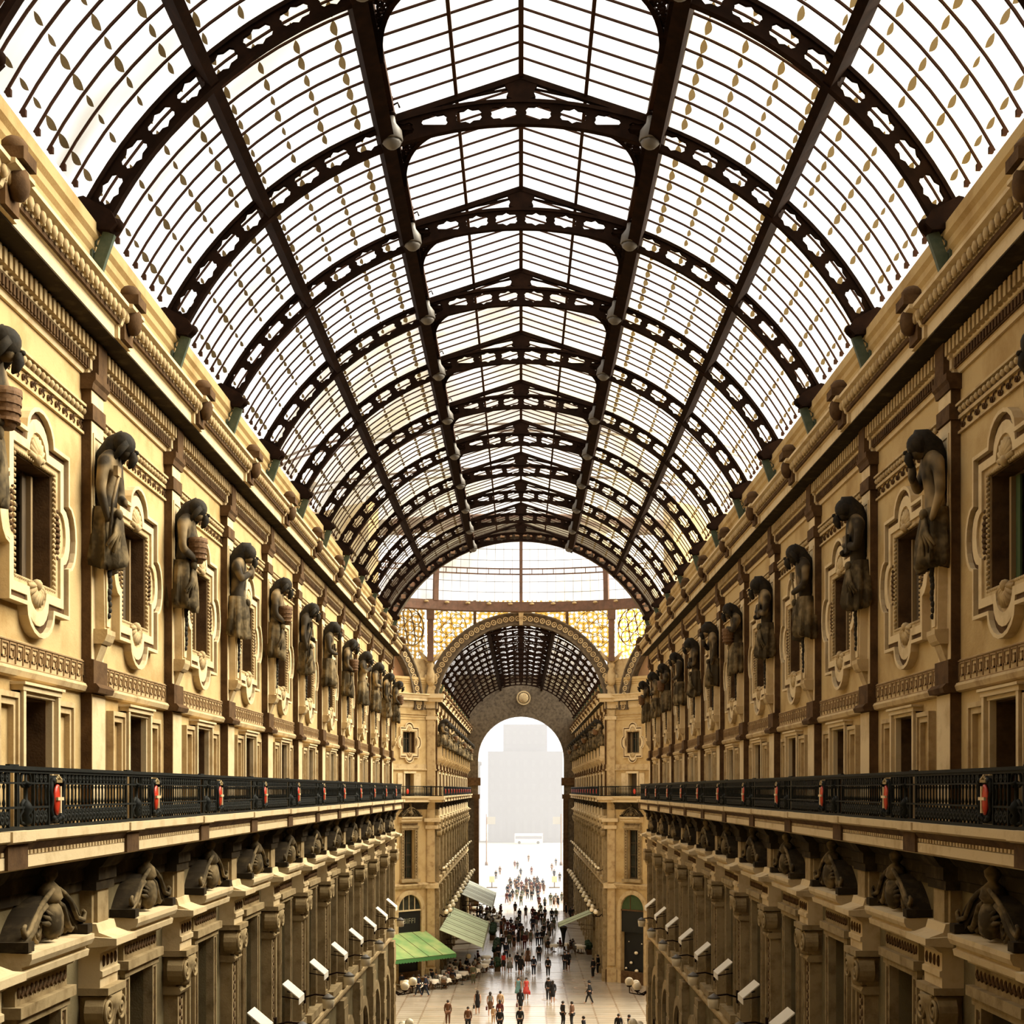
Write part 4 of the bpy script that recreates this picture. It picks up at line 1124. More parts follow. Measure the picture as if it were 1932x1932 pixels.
for k in range(0, 13):
    y = FB + B * k
    put(P_rib, 'roof_rib', (0, y - .3, ZC), 0, '%s iron arch rib of the vault beyond the dome' % ORD[k + 1], 'roof rib', 'arch ribs of the far vault')
    if k < 12:
        for sx in (-1, 1):
            put(P_gl[sx], 'roof_glazing', (0, y - .3, ZC), 0, 'glazed %s flank of the far vault, %s bay beyond the dome' % ('left' if sx < 0 else 'right', ORD[k + 1]), 'roof glazing', '%s flank glazing of the far vault' % ('left' if sx < 0 else 'right'), 'structure')
        put(P_lan, 'lantern_glazing', (0, y - .3, ZC), 0, 'ridge lantern glazing of the far vault, %s bay beyond the dome' % ORD[k + 1], 'roof glazing', 'ridge lantern glazing of the far vault', 'structure')
# ---------------------------------------------------------------- octagon and dome
def fill(mb, poly, y0, y1):
    mb.prism(poly, y0, y1, 'y')
def arch_side(name, loc, rz, c, zc, ri, ro, u0, u1, ztop, label, zfill=27.2):
    """carved archivolt with tracery glass and stone spandrels over one side of the octagon (local frame)"""
    N = 40
    r = empty(name, loc, rz)
    m = MB()
    A = [(c + ro * cos(pi - pi*i/N), zc + ro * sin(pi*i/N)) for i in range(N + 1)]
    Bq = [(c + ri * cos(pi - pi*i/N), zc + ri * sin(pi*i/N)) for i in range(N + 1)]
    m.strip(A, Bq, -.6, .12)
    q = [(c + (ro - .12) * cos(pi - pi*i/N), zc + (ro - .12) * sin(pi*i/N)) for i in range(N + 1)]
    m.strip(A, q, .12, .26)
    q2 = [(c + (ri + .14) * cos(pi - pi*i/N), zc + (ri + .14) * sin(pi*i/N)) for i in range(N + 1)]
    m.strip(q2, Bq, .12, .24)
    o = m.build('archivolt', M['archstone'], r)
    m = MB(); rm = (ri + ro) / 2
    for i in range(46):
        a = pi * (i + .5) / 46
        m.hoop((c + rm * cos(a), .13, zc + rm * sin(a)), .24, .09, 'y', 8, .05); m.ball((c + rm * cos(a), .13, zc + rm * sin(a)), .08, 6, 4)
    m.build('rosette_relief', M['stone'], o)
    m = MB(); m.prism([(c - .14, zc + ri - .05), (c + .14, zc + ri - .05), (c + .22, zc + ro + .15), (c - .22, zc + ro + .15)], .1, .42, 'y'); m.build('keystone', M['stone'], o)
    # spandrels
    for sg in (-1, 1):
        edge = u1 if sg > 0 else u0
        xs = abs(edge - c)
        lo = []; hi = []
        n = 24
        for i in range(n + 1):
            x = xs * i / n
            if x >= ro: z = zc
            else: z = zc + sqrt(max(0, ro * ro - x * x))
            if z < ztop: hi.append((x, z))
        x0 = hi[0][0]
        up = [(x, max(z, zfill)) for (x, z) in hi]
        poly = [(c + sg * x, z) for (x, z) in up] + [(c + sg * xs, ztop), (c + sg * x0, ztop)]
        m = MB(); fill(m, poly, -.28, -.25); m.build('tracery_window', M['tracery'], r)
        st = [(x, z) for (x, z) in hi if z <= zfill + .01]
        if len(st) > 1:
            poly = [(c + sg * x, z) for (x, z) in st] + [(c + sg * xs, zfill), (c + sg * st[0][0], zfill)]
            m = MB(); fill(m, poly, -.3, .0); m.build('spandrel_stone', M['stone'], r)
        m = MB()
        cx = c + sg * (xs - 1.75)
        for rr in (1.62, .52):
            m.hoop((cx, -.2, ztop - 2.4), rr, .05, 'y', 24, .04)
        for t in range(6):
            a = pi / 3 * t + .3
            m.hoop((cx + 1.05 * cos(a), -.2, ztop - 2.4 + 1.05 * sin(a)), .50, .045, 'y', 14, .04)
        m.box(c + sg * 3.9 - .12, c + sg * 3.9 + .12, -.3, -.1, zc + sqrt(ro*ro - 3.9**2), ztop)
        m.build('tracery_rosette', M['brownstone'], r)
    tag(r, label, 'arch', None, 'structure')
    return r
RT = 32.2
arch_side('wall_octagon_far', (0, YF, 0), pi, 0, 23.0, 7.1, 8.15, -OX, OX, RT, 'carved arch with leaded tracery glass over the opening of the far arm')
for sd in ('DL', 'DR'):
    sn = 'left' if sd == 'DL' else 'right'
    sg = 1 if sd == 'DL' else -1
    loc = (-OX if sd == 'DL' else OX, YF, 0)
    u0, u1 = sorted((0, sg * 17.0))
    mb = MB(); c = sg * 2.0
    wall_holes(mb, u0, u1, 0, 23.3, [(c + h[0] * .78, c + h[1] * .78, h[2], h[3]) for h in (ATT, DOOR, TALL)] + [(c - 1.25, c + 1.25, 0, 6.65)])
    struct(mb.build('wall_octagon_' + sn, M['stucco'], None, loc, RZ[sd]), 'ochre diagonal wall of the octagon, %s of the far arm' % sn, 'wall')
    make_trims('d', TRN[0], loc, RZ[sd], u0, u1, [], False, 'on the %s diagonal wall of the octagon' % sn); TRN[0] += 8
    arch_side('wall_lunette_' + sn, loc, RZ[sd], sg * 8.5, 22.9, 7.0, 8.0, u0, u1, RT, 'carved arch and tracery above the %s diagonal wall' % sn)
    N = 30; m = MB(); m.prism([(sg * 8.5 + 7.05 * cos(pi*i/N), 22.9 + 7.05 * sin(pi*i/N)) for i in range(N + 1)], -.55, -.45, 'y')
    struct(m.build('wall_fresco_' + sn, M['lunette'], None, loc, RZ[sd]), 'faded reddish lunette panel under the %s diagonal arch' % sn, 'wall panel')
    def dput(proto, name, z, label, cat, kind='structure'):
        ca, sa = cos(RZ[sd]), sin(RZ[sd])
        o = put(proto, name, (loc[0] + ca * c, loc[1] + sa * c, z), RZ[sd], label, cat, None, kind); o.scale = (.78, 1, 1); return o
    dput(P_att[{'DL': 'L', 'DR': 'R'}[sd]], 'window_%d' % WN[0], 20.15, 'scrolled attic window on the %s diagonal wall of the octagon' % sn, 'window'); WN[0] += 1
    dput(FP['door'], 'door_%d' % DN[0], 15.66, 'balcony door on the %s diagonal wall of the octagon' % sn, 'door'); DN[0] += 1
    dput(P_tall, 'window_%d' % WN[0], 8.75, 'tall pedimented window on the %s diagonal wall above the arched shop' % sn, 'window'); WN[0] += 1
    ca, sa = cos(RZ[sd]), sin(RZ[sd])
    for i, uu in enumerate((2.7, 8.05, 13.4)):
        u = sg * uu
        nx, ny = -sin(RZ[sd]), cos(RZ[sd])
        put(FP['rail'], 'balcony_railing', (loc[0] + ca*u + nx*.66, loc[1] + sa*u + ny*.66, 15.66), RZ[sd], '%s iron railing panel on the %s diagonal side of the octagon' % (ORD[i + 1], sn), 'railing', 'octagon railing panels on the %s' % sn)
    # arched shop in the diagonal wall
    r = empty('shopfront', (loc[0] + ca*c, loc[1] + sa*c, 0), RZ[sd])
    n = 16
    o = [(-1.62, 0), (-1.62, 6.2)] + [(1.62 * cos(pi - pi*i/n), 6.2 + 1.62 * sin(pi*i/n)) for i in range(1, n)] + [(1.62, 6.2), (1.62, 0)]
    i_ = [(-1.25, 0), (-1.25, 6.2)] + [(1.25 * cos(pi - pi*i/n), 6.2 + 1.25 * sin(pi*i/n)) for i in range(1, n)] + [(1.25, 6.2), (1.25, 0)]
    m = MB(); m.strip(o, i_, 0, .20); m.build('arch_surround', M['stone'], r)
    m = MB(); m.prism([(1.26 * cos(pi*i/n), 6.18 + 1.26 * sin(pi*i/n)) for i in range(n + 1)], .005, .02, 'y')
    lun = m.build('fanlight', M['glassdark'] if sd == 'DL' else M['curtain'], r)
    m = MB()
    for x in ((-.62, 0, .62) if sd == 'DL' else (.3,)): m.box(x - .025, x + .025, .02, .07, 6.18, 6.18 + sqrt(1.25**2 - x*x))
    m.box(-1.26, 1.26, .0, .14, 6.08, 6.2); m.build('fanlight_bars', M['pale'] if sd == 'DL' else M['brownstone'], lun)
    m = MB(); m.box(-1.25, 1.25, 0, .05, 4.3, 6.08); m.build('fascia', M['black'], r)
    m = MB(); m.box(-1.25, 1.25, -.35, -.30, 0, 4.3); m.build('dark_interior', M['black'], r)
    tag(r, 'arched cafe front with dark fascia and gilt name above green awning' if sd == 'DL' else 'dark arched shop with glinting display on the right of the octagon', 'shopfront', None, 'structure')
    if sd == 'DL':
        cu = bpy.data.curves.new('sign_lettering', 'FONT'); cu.body = 'BIFFI'; cu.size = .62; cu.extrude = .02; cu.align_x = 'CENTER'; cu.align_y = 'CENTER'; cu.space_character = 1.1
        cu.materials.append(M['signletter'])
        t0_ = bpy.data.objects.new('t', cu); COL.objects.link(t0_); lm_ = bpy.data.meshes.new_from_object(t0_.evaluated_get(bpy.context.evaluated_depsgraph_get())); bpy.data.objects.remove(t0_)
        to = bpy.data.objects.new('sign_lettering', lm_); COL.objects.link(to); to.location = (0, .065, 5.25); to.rotation_euler = (pi/2, 0, pi); setp(to, r)
    else:
        for (x, z, q) in ((-.2, 2.6, .16), (.35, 1.75, .13), (-.25, 1.1, .17), (.9, 1.25, .1), (-.8, 3.4, .06), (.6, 3.5, .05)):
            m = MB(); m.ball((x, -.12, z), q, 8, 6, 1.2, .8, .9); m.build('glass_display', M['globe'], r)
        m = MB(); m.box(-1.2, 1.2, -.30, .0, 0, .9); m.build('display_shelf', M['black'], r)
# piers facing the camera at the mouth of the far arm
for sg in (-1, 1):
    sn = 'left' if sg < 0 else 'right'
    m = MB(); x0, x1 = sorted((sg * W, sg * (OX + .05)))
    m.box(x0, x1, YF - .02, YF + .55, 0, 23.2)
    m.box(*sorted((sg * (W - .02), sg * (OX + .1))), YF - .30, YF + .4, 0, 1.2)
    m.box(*sorted((sg * (W + .05), sg * (OX - .05))), YF - .14, YF, 1.4, 7.9); m.box(*sorted((sg * (W + .05), sg * (OX - .05))), YF - .14, YF, 8.4, 14.5); m.box(*sorted((sg * (W + .05), sg * (OX - .05))), YF - .14, YF, 15.7, 22.9)
    o = struct(m.build('wall_pier_' + sn, M['stone']), 'pale stone corner pier %s of the far arm opening' % sn, 'pier')
    m = MB()
    for (z0, z1, d) in ((23.05, 23.6, .2), (23.6, 23.9, .6), (23.9, 24.25, .8), (15.14, 15.35, .6), (15.35, 15.66, .82), (7.9, 8.3, .3), (12.9, 13.2, .25), (13.5, 13.8, .45), (22.1, 22.4, .2)):
        m.box(*sorted((sg * (W - d), sg * (OX + d * .4))), YF - d, YF + .3, z0, z1)
    m.build('pier_moulding', M['pale'], o)
    m = MB(); m.box(*sorted((sg * (W - .66), sg * (OX + .3))), YF - .70, YF - .62, 15.66, 15.72); m.box(*sorted((sg * (W - .66), sg * (OX + .3))), YF - .70, YF - .62, 16.4, 16.5)
    for i in range(9):
        x = sg * (W - .6 + i * .18); m.box(x - .025, x + .025, YF - .69, YF - .63, 15.7, 16.45)
    rr = m.build('balcony_railing', M['rail']); tag(rr, 'short iron railing turning the corner in front of the %s pier' % sn, 'railing')
    # cartouche over the pier
    m = MB(); m.box(*sorted((sg * 7.28, sg * 7.92)), YF - .25, YF, 24.25, 25.0); m.lathe([(.25, 0), (.38, .3), (.36, .9), (.22, 1.4), (.34, 1.7), (.15, 2.0)], (sg * 7.6, YF - .2, 25.0), 10)
    for q in (-1, 1): m.ball((sg * 7.6 + q * .42, YF - .2, 25.6), .22, 8, 6, .8, .6, 1.5); m.tube([(sg*7.6, YF - .2, 26.9), (sg*7.6 + q*.5, YF - .25, 27.3), (sg*7.6 + q*1.0, YF - .2, 27.9)], [.16, .2, .08], 6)
    m.build('cartouche', M['stone'], o)
    m = MB(); m.box(sg * 7.6 - .24, sg * 7.6 + .24, YF - .75, YF - .2, 27.0, RT); m.box(sg*7.6 - .32, sg*7.6 + .32, YF - .8, YF - .2, 30.5, RT)
    tag(m.build('drum_post', M['ring']), 'dark post carrying the dome ring on the %s between tracery windows' % sn, 'post', None, 'structure')
# arch closing the near vault
N = 48; m = MB()
A = [(8.9 * cos(pi - pi*i/N), 22.4 + 8.9 * sin(pi*i/N)) for i in range(N + 1)]; Bq = [(7.68 * cos(pi - pi*i/N), 22.4 + 7.68 * sin(pi*i/N)) for i in range(N + 1)]
m.strip(A, Bq, YN - .5, YN + .35)
o = struct(m.build('wall_octagon_near', M['archstone']), 'broad carved arch where the near vault meets the octagon', 'arch')
m = MB()
for i in range(60):
    a = pi * (i + .5) / 60; m.box(7.9 * cos(a) - .12, 7.9 * cos(a) + .12, YN - .58, YN - .5, 22.4 + 7.95 * sin(a) - .12, 22.4 + 7.95 * sin(a) + .12)
m.build('coffer_relief', M['lunette'], o)
# unseen near sides of the octagon, added to shade the crossing
for sg in (-1, 1):
    sn = 'left' if sg < 0 else 'right'
    m = MB(); d = 12.05
    m.add([(sg*OX, YN, 0), (sg*(OX + d), YN + d, 0), (sg*(OX + d), YN + d, RT), (sg*OX, YN, RT), (sg*(OX + .5), YN - .5, 0), (sg*(OX + d + .5), YN + d - .5, 0), (sg*(OX + d + .5), YN + d - .5, RT), (sg*(OX + .5), YN - .5, RT)],
          [(0, 1, 2, 3), (4, 5, 6, 7), (0, 1, 5, 4), (1, 2, 6, 5), (2, 3, 7, 6), (3, 0, 4, 7)])
    struct(m.build('wall_crossing_near_blocker_' + sn, M['stucco']), 'unseen ochre near diagonal wall added to shade the octagon on the %s' % sn, 'wall')
    m = MB(); x0, x1 = sorted((sg * 20.0, sg * 20.6)); ys = YN + d, YF - d
    m.box(x0, x1, ys[0] - .3, ys[1] + .3, 29.5, RT); m.box(x0, x1, ys[0] - .3, ys[0] + .6, 0, 29.5); m.box(x0, x1, ys[1] - .6, ys[1] + .3, 0, 29.5)
    xa, xb = sorted((sg * 20.6, sg * 50)); m.box(xa, xb, ys[0] - .3, ys[0] + .3, 0, 26); m.box(xa, xb, ys[1] - .3, ys[1] + .3, 0, 26)
    struct(m.build('wall_side_arm_blocker_' + sn, M['stucco']), 'unseen ochre walls of the %s side arm, added to shade the octagon' % sn, 'wall')
# dome
DC = Vector((0, 98.0, 31.75)); DR_ = 18.6
def dome_pt(a, e, r=DR_): return (DC.x + r * cos(e) * sin(a), DC.y + r * cos(e) * cos(a), DC.z + r * sin(e))
m = MB()
prof = [(18.2, -.72), (18.9, -.75), (18.9, .0), (18.75, .1), (18.2, .05)]
n = 64; vs = []; fs = []
for i in range(n):
    a = 2 * pi * i / n
    for (r_, z) in prof: vs.append((r_ * sin(a), 98 + r_ * cos(a), DC.z + z))
for i in range(n):
    j = (i + 1) % n
    for k in range(5):
        l = (k + 1) % 5; fs.append((i*5 + k, j*5 + k, j*5 + l, i*5 + l))
m.add(vs, fs); DOME = empty('dome'); tag(DOME, 'glass dome on a broad brown ring beam beyond the near arch', 'dome', None, 'structure'); ringo = m.build('ring_beam', M['ring'], DOME)
m = MB()
for i in range(64):
    a = 2 * pi * (i + .5) / 64
    if cos(a) > .2: m.ball((18.15 * sin(a), 98 + 18.15 * cos(a), DC.z - .12), .14, 6, 4, 1.6, 1.6, .7)
m.build('ring_ornament', M['stone'], ringo)
for (e, nm) in ((R(8.0), 'lower'), (R(16.5), 'upper')):
    m = MB()
    for (de, w) in ((-.012, .05), (.012, .05)):
        m.tube([dome_pt(2*pi*i/64, e + de, 18.5) for i in range(65)], .05, 4, (.06, .05))
    for i in range(0, 128):
        a = 2 * pi * i / 128
        if cos(a) > -.1: m.tube([dome_pt(a, e - .012, 18.5), dome_pt(a, e + .012, 18.5)], .04, 4, (.09, .03))
    m.build('hoop', M['ring'], DOME)
for i, a in enumerate((-67.5, -45, -22.5, 0, 22.5, 45, 67.5)):
    m = MB(); P = [dome_pt(R(a), R(24) * k / 16, 18.5) for k in range(17)]
    w = .20 if a else .13
    vs = []; t = Vector((cos(R(a)), -sin(R(a)), 0))
    fs = []
    for k in range(17):
        c_ = Vector(P[k]); inn = (DC - c_).normalized()
        q = [c_ - t*w, c_ + t*w, c_ + t*w + inn*.35, c_ - t*w + inn*.35]
        vs += q
        if k:
            for l in range(4):
                l2 = (l + 1) % 4; fs.append(((k-1)*4 + l, (k-1)*4 + l2, k*4 + l2, k*4 + l))
    m.add(vs, fs)
    m.build('rib', M['ring'], DOME)
m = MB(); vs = []; fs = []; nA, nE = 64, 18
for i in range(nA + 1):
    for j in range(nE + 1): vs.append(dome_pt(R(-180 + 360 * i / nA), R(86) * j / nE, 18.62))
for i in range(nA):
    for j in range(nE): fs.append((i*(nE+1) + j, (i+1)*(nE+1) + j, (i+1)*(nE+1) + j + 1, i*(nE+1) + j + 1))
m.add(vs, fs, True); dg_ = m.build('glazing', M['glass'], DOME)
m = MB()
for e in (2.7, 5.4, 10.8, 13.6): m.tube([dome_pt(R(-90 + 180 * i / 48), R(e), 18.6) for i in range(49)], .02, 4, (.018, .018))
for i in range(81): m.tube([dome_pt(R(-90 + 2.25 * i), R(24) * k / 8, 18.6) for k in range(9)], .01, 4, (.011, .011))
m.build('glazing_bars', M['lampmetal'], dg_)
# ---------------------------------------------------------------- end wall, floor, back
n = 24; m = MB(); RA = 5.72; ZS = 20.25
outer = [(-RA, 0), (-RA, ZS)] + [(RA * cos(pi - pi*i/n), ZS + RA * sin(pi*i/n)) for i in range(1, n)] + [(RA, ZS), (RA, 0)]
A = [(-9.5, 0), (-9.5, ZS)] + [(-9.5 + 19.0 * i / n, 31.5) for i in range(1, n)] + [(9.5, ZS), (9.5, 0)]
m.strip(A, outer, YE, YE + 1.6)
o = struct(m.build('wall_end', M['archstone']), 'dark end wall with the tall arch opening to the hazy square', 'wall')
m = MB()
for sg in (-1, 1):
    m.box(*sorted((sg * (RA - .35), sg * 7.2)), YE - .25, YE + .3, 16.75, 17.8); m.box(*sorted((sg * (RA - .25), sg * 7.2)), YE - .15, YE + .3, 15.0, 15.6); m.box(*sorted((sg * (RA - .12), sg * (RA + .5))), YE - .1, YE + .3, 0, 15.0)
m.build('impost', M['brownstone'], o)
m = MB(); m.hoop((0.35, YE - .05, 28.4), .95, .18, 'y', 20, .12); m.ball((0.35, YE - .1, 28.4), .7, 12, 6, 1, .25, 1); m.build('roundel', M['stone'], o)
m = MB(); m.box(-26, 26, -4.5, YE + 1.6, -.2, 0); flo = struct(m.build('floor', M['floor']), 'pale polished marble floor with inlaid bands', 'floor')
m = MB()
for (x, y) in ((3.0, 119), (4.9, 119), (3.0, 114.5), (4.9, 114.5), (2.2, 108), (-2.2, 119), (-3.2, 114)):
    m.hoop((x, y, .004), .62, .16, 'z', 18, .003)
for y in (100, 104.5, 111, 117.5, 124, 131): m.box(-7, 7, y - .09, y + .09, .001, .006)
m.build('inlay_band', mat('inlay_marble', (0.42, 0.30, 0.20), .3), flo)
m = MB(); m.box(-9, 9, -5.0, -4.4, 0, 32); struct(m.build('wall_back_light_blocker', M['stucco']), 'unseen plain wall added behind the viewpoint to block light', 'wall')  # unseen closed wall, added to stop light from behind
m = MB(); nn = 24
A = [(8.6 * sin(-PH + 2*PH*i/nn) , ZC + 8.6 * cos(-PH + 2*PH*i/nn)) for i in range(nn + 1)]; Bq = [(8.36 * sin(-PH + 2*PH*i/nn), ZC + 8.36 * cos(-PH + 2*PH*i/nn)) for i in range(nn + 1)]
m.strip(A, Bq, -4.5, PK(-2)); struct(m.build('ceiling_back_light_blocker', M['stucco']), 'unseen solid vault bay added behind the viewpoint to block light', 'ceiling')  # unseen opaque vault, added to keep roof light off near faces
# ---------------------------------------------------------------- piazza
m = MB(); m.box(-160, 160, YE + 1.6, 520, -.25, -.03); struct(m.build('floor_piazza', M['piazza']), 'sunlit pale paving of the square beyond the arch', 'ground')
YB = 430.0; s_ = YB / F
r = empty('tower_building', (1.3, YB, 0)); tag(r, 'pale slab tower rising in haze behind the arch', 'building')
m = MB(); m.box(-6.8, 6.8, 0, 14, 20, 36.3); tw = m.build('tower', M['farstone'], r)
m = MB(); m.box(-.5, .5, -.05, .02, -.6, .6); wm_ = m.mesh('window', M['farglass'])
def fwin(par, x, y, z, s=1.0):
    o = bpy.data.objects.new('window', wm_); COL.objects.link(o); o.location = (x, y, z); o.scale = (1, 1, s); setp(o, par)
for i in range(6):
    for j in range(4): fwin(tw, -5.6 + i * 2.24, 0, 25 + j * 2.9)
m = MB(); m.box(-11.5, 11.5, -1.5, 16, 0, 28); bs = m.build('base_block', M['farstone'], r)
m = MB()
for i in range(9):
    x = -10 + i * 2.5; fwin(bs, x, -1.5, 4.0, 4.6)
    for j in range(5): fwin(bs, x, -1.5, 10 + j * 3.6, 1.6)
for (x0, x1, h, lab) in ((-60, -13, 24, 'low pale building left of the hazy tower'), (15.5, 60, 23, 'low pale building right of the hazy tower')):
    r = empty('low_building', ((x0 + x1) / 2, YB + 8, 0)); tag(r, lab, 'building')
    hw = (x1 - x0) / 2
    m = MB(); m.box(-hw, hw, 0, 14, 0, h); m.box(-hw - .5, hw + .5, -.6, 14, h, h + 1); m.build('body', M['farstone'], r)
    m = MB(); i = -hw + 2
    while i < hw - 1:
        for j in range(5): fwin(r, i, 0, 3.3 + j * 4, 2.1)
        i += 4
r = empty('bus', (2.3, 418, 0)); tag(r, 'pale bus standing in front of the hazy tower', 'bus')
m = MB(); m.box(-4.2, 4.2, 0, 2.5, .4, 3.0); m.build('body', M['canvas_white'], r)
m = MB(); m.box(-4.0, 4.0, -.03, .0, 1.5, 2.4); m.build('window_band', M['farglass'], r)
for x in (-2.8, 2.8):
    m = MB(); m.prism([(x + .45 * cos(2*pi*k/12), .45 + .45 * sin(2*pi*k/12)) for k in range(12)], -.05, .3, 'y'); m.build('wheel', M['black'], r)
for (x, y, h, lab) in ((-7.4, 300, 11, 'tall hazy flagpole at the left of the square'), (8.6, 300, 11, 'tall hazy flagpole at the right of the square')):
    r = empty('flagpole', (x, y, 0)); tag(r, lab, 'flagpole')
    m = MB(); m.lathe([(.35, 0), (.3, .6), (.14, .8), (.10, h)], (0, 0, 0), 8); m.build('pole', M['ring'], r)
    m = MB(); m.box(-.1, 1.8 if x < 0 else -1.8, -.03, .03, h - 2.2, h - .6) if x > 0 else m.box(.1, 1.9, -.03, .03, h - 2.2, h - .6); m.build('flag', M['c_lightgrey'], r)
for (px, lab) in ((928, 'ochre signpost on the left just outside the arch'), (1046, 'ochre signpost on the right just outside the arch')):
    p = ground(px, 1675); r = empty('signpost', p); tag(r, lab, 'signpost')
    m = MB(); m.tube([(0, 0, 0), (0, 0, 1.0)], .08, 6); m.box(-.9, .9, -.15, .15, 0, .12); m.build('post', M['brownstone'], r)
    m = MB(); m.box(-.42, .42, -.06, .06, .9, 1.9); m.build('panel', M['creamenamel'], r)
# haze over the square
hz, nt, Nn, Ll, b_ = new_mat('daylight_haze'); Nn.remove(b_)
vs_ = Nn.new('ShaderNodeVolumeScatter'); vs_.inputs['Color'].default_value = (.97, .97, 1.0, 1); vs_.inputs['Density'].default_value = .0008; vs_.inputs['Anisotropy'].default_value = .0
Ll.new(vs_.outputs[0], Nn['Material Output'].inputs['Volume'])
m = MB(); m.box(-62, 62, YE + 2.2, 428, -.02, 46); o = m.build('haze', hz); tag(o, 'white daylight haze filling the square beyond the arch', 'haze', None, 'stuff')
# ---------------------------------------------------------------- cafe awnings
def awning(loc, rz, w, d, zt, zb, mcan, label, val=None, group=None):
    r = empty('awning', loc, rz)
    m = MB(); h = w / 2
    m.add([(-h, 0, zt), (h, 0, zt), (h, d, zb), (-h, d, zb), (-h, 0, zt - .04), (h, 0, zt - .04), (h, d, zb - .04), (-h, d, zb - .04)],
          [(0, 1, 2, 3), (4, 7, 6, 5), (0, 4, 5, 1), (1, 5, 6, 2), (2, 6, 7, 3), (3, 7, 4, 0)])
    m.build('canopy', mcan, r)
    m = MB(); n = max(4, int(w / .3))
    pts = [(-h, zb)]
    low = []
    for i in range(n):
        for t in (0, .25, .5, .75): low.append((-h + w * (i + t) / n, zb - .28 - .09 * sin(pi * t)))
    low.append((h, zb - .28))
    m.prism([(h, zb), (-h, zb)] + low, d - .01, d + .02, 'y'); m.build('valance', val or mcan, r)
    m = MB()
    for sx in (-1, 1): m.tube([(sx * (h - .05), .05, zb - .3), (sx * (h - .05), d - .05, zb - .06)], .025, 5)
    m.tube([(-h, d, zb - .02), (h, d, zb - .02)], .03, 5)
    for i in range(1, int(w / 1.5)):
        x = -h + i * 1.5; m.tube([(x, 0, zt + .015), (x, d, zb + .015)], .015, 4)
    m.build('frame', M['brownstone'], r)
    tag(r, label, 'awning', group)
    return r
c_ = RZ['DL']; u = 3.55
awning((-OX + cos(c_) * u, YF + sin(c_) * u, 0), c_, 6.7, 3.9, 4.35, 2.75, M['canvas_green'], 'broad green awning with scalloped edge below the cafe name', M['canvas_dkgreen'])
for i in range(5):
    y = YF + 2.6 + i * 4.65
    awning((-W + .35, y, 0), RZ['L'], 4.35, 3.65, 4.35, 2.85, M['canvas_pale'], '%s pale green awning from the octagon along the left side of the far arm' % ORD[i + 1], None, 'pale green awnings of the far left side')
for i in range(4):
    y = YF + 43 + i * 6.0
    awning((-W + .35, y, 0), RZ['L'], 5.6, 3.65, 4.5, 2.9, M['canvas_grey'], '%s greyish awning at the far end of the left side, beyond a gap' % ORD[i + 1], None, 'greyish far awnings')
awning((W - .25, 134, 0), RZ['R'], 4.4, 3.4, 4.7, 3.3, M['canvas_pale'], 'single pale green awning sloping out on the right side of the far arm')
p = ground(1063, 1803); r = empty('parasol', p); tag(r, 'closed dark parasol beside the tables on the right', 'parasol')
m = MB(); m.tube([(0, 0, 0), (0, 0, 3.0)], .03, 6); m.lathe([(.3, 0), (.3, .06), (.05, .1)], (0, 0, 0), 10); m.build('pole', M['brownstone'], r)
m = MB(); m.lathe([(.06, 1.0), (.12, 1.3), (.22, 2.2), (.40, 2.75), (.30, 2.85), (.04, 2.95)], (0, 0, 0), 10); m.build('folded_canopy', M['black'], r)
p = ground(884, 1836); r = empty('globe_lamp', p); tag(r, 'white globe on a slim post among the left cafe tables', 'lamp')
m = MB(); m.tube([(0, 0, 0), (0, 0, 1.25)], .035, 6); m.lathe([(.2, 0), (.18, .06), (.04, .1)], (0, 0, 0), 10); m.build('post', M['black'], r)
m = MB(); globe(m, (0, 0, 1.5), .24); m.build('globe', M['globe'], r)
# tables and chairs
def table_proto():
    r = empty('cafe_table')
    m = MB(); m.lathe([(.42, .74), (.42, .76)], (0, 0, 0), 14); m.tube([(0, 0, 0), (0, 0, .74)], .035, 6); m.lathe([(.24, 0), (.2, .04), (.04, .08)], (0, 0, 0), 10); m.build('pedestal', M['brownstone'], r)
    m = MB(); vs = []; fs = []; n = 20
    for (rr, z) in ((.001, .775), (.45, .775), (.48, .73), (.50, .50)):
        for i in range(n):
            a = 2*pi*i/n; q = 1 + (.07 * cos(5 * a) if z < .7 else 0); vs.append((rr * cos(a) * q, rr * sin(a) * q, z - (.05 * cos(5*a) if z < .6 else 0)))
    for k in range(3):
        for i in range(n):
            j = (i + 1) % n; fs.append((k*n + i, k*n + j, (k+1)*n + j, (k+1)*n + i))
    m.add(vs, fs, True); m.build('tablecloth', M['cloth'], r)
    return r
def chair_proto():
    r = empty('cafe_chair')
    m = MB(); m.box(-.21, .21, -.2, .21, .43, .47); m.build('seat', M['wicker'], r)
    m = MB(); m.tube([(-.2, -.2, .45), (-.2, -.25, .85), (0, -.28, .92), (.2, -.25, .85), (.2, -.2, .45)], .02, 5); m.box(-.17, .17, -.25, -.23, .55, .82); m.build('backrest', M['wicker'], r)
    for (x, y) in ((-.19, -.19), (.19, -.19), (-.19, .19), (.19, .19)):
        m = MB(); m.tube([(x, y, 0), (x, y, .44)], .016, 5); m.build('leg', M['brownstone'], r)
    return r
P_tab = table_proto(); P_chr = chair_proto(); PROTOS += [P_tab, P_chr]
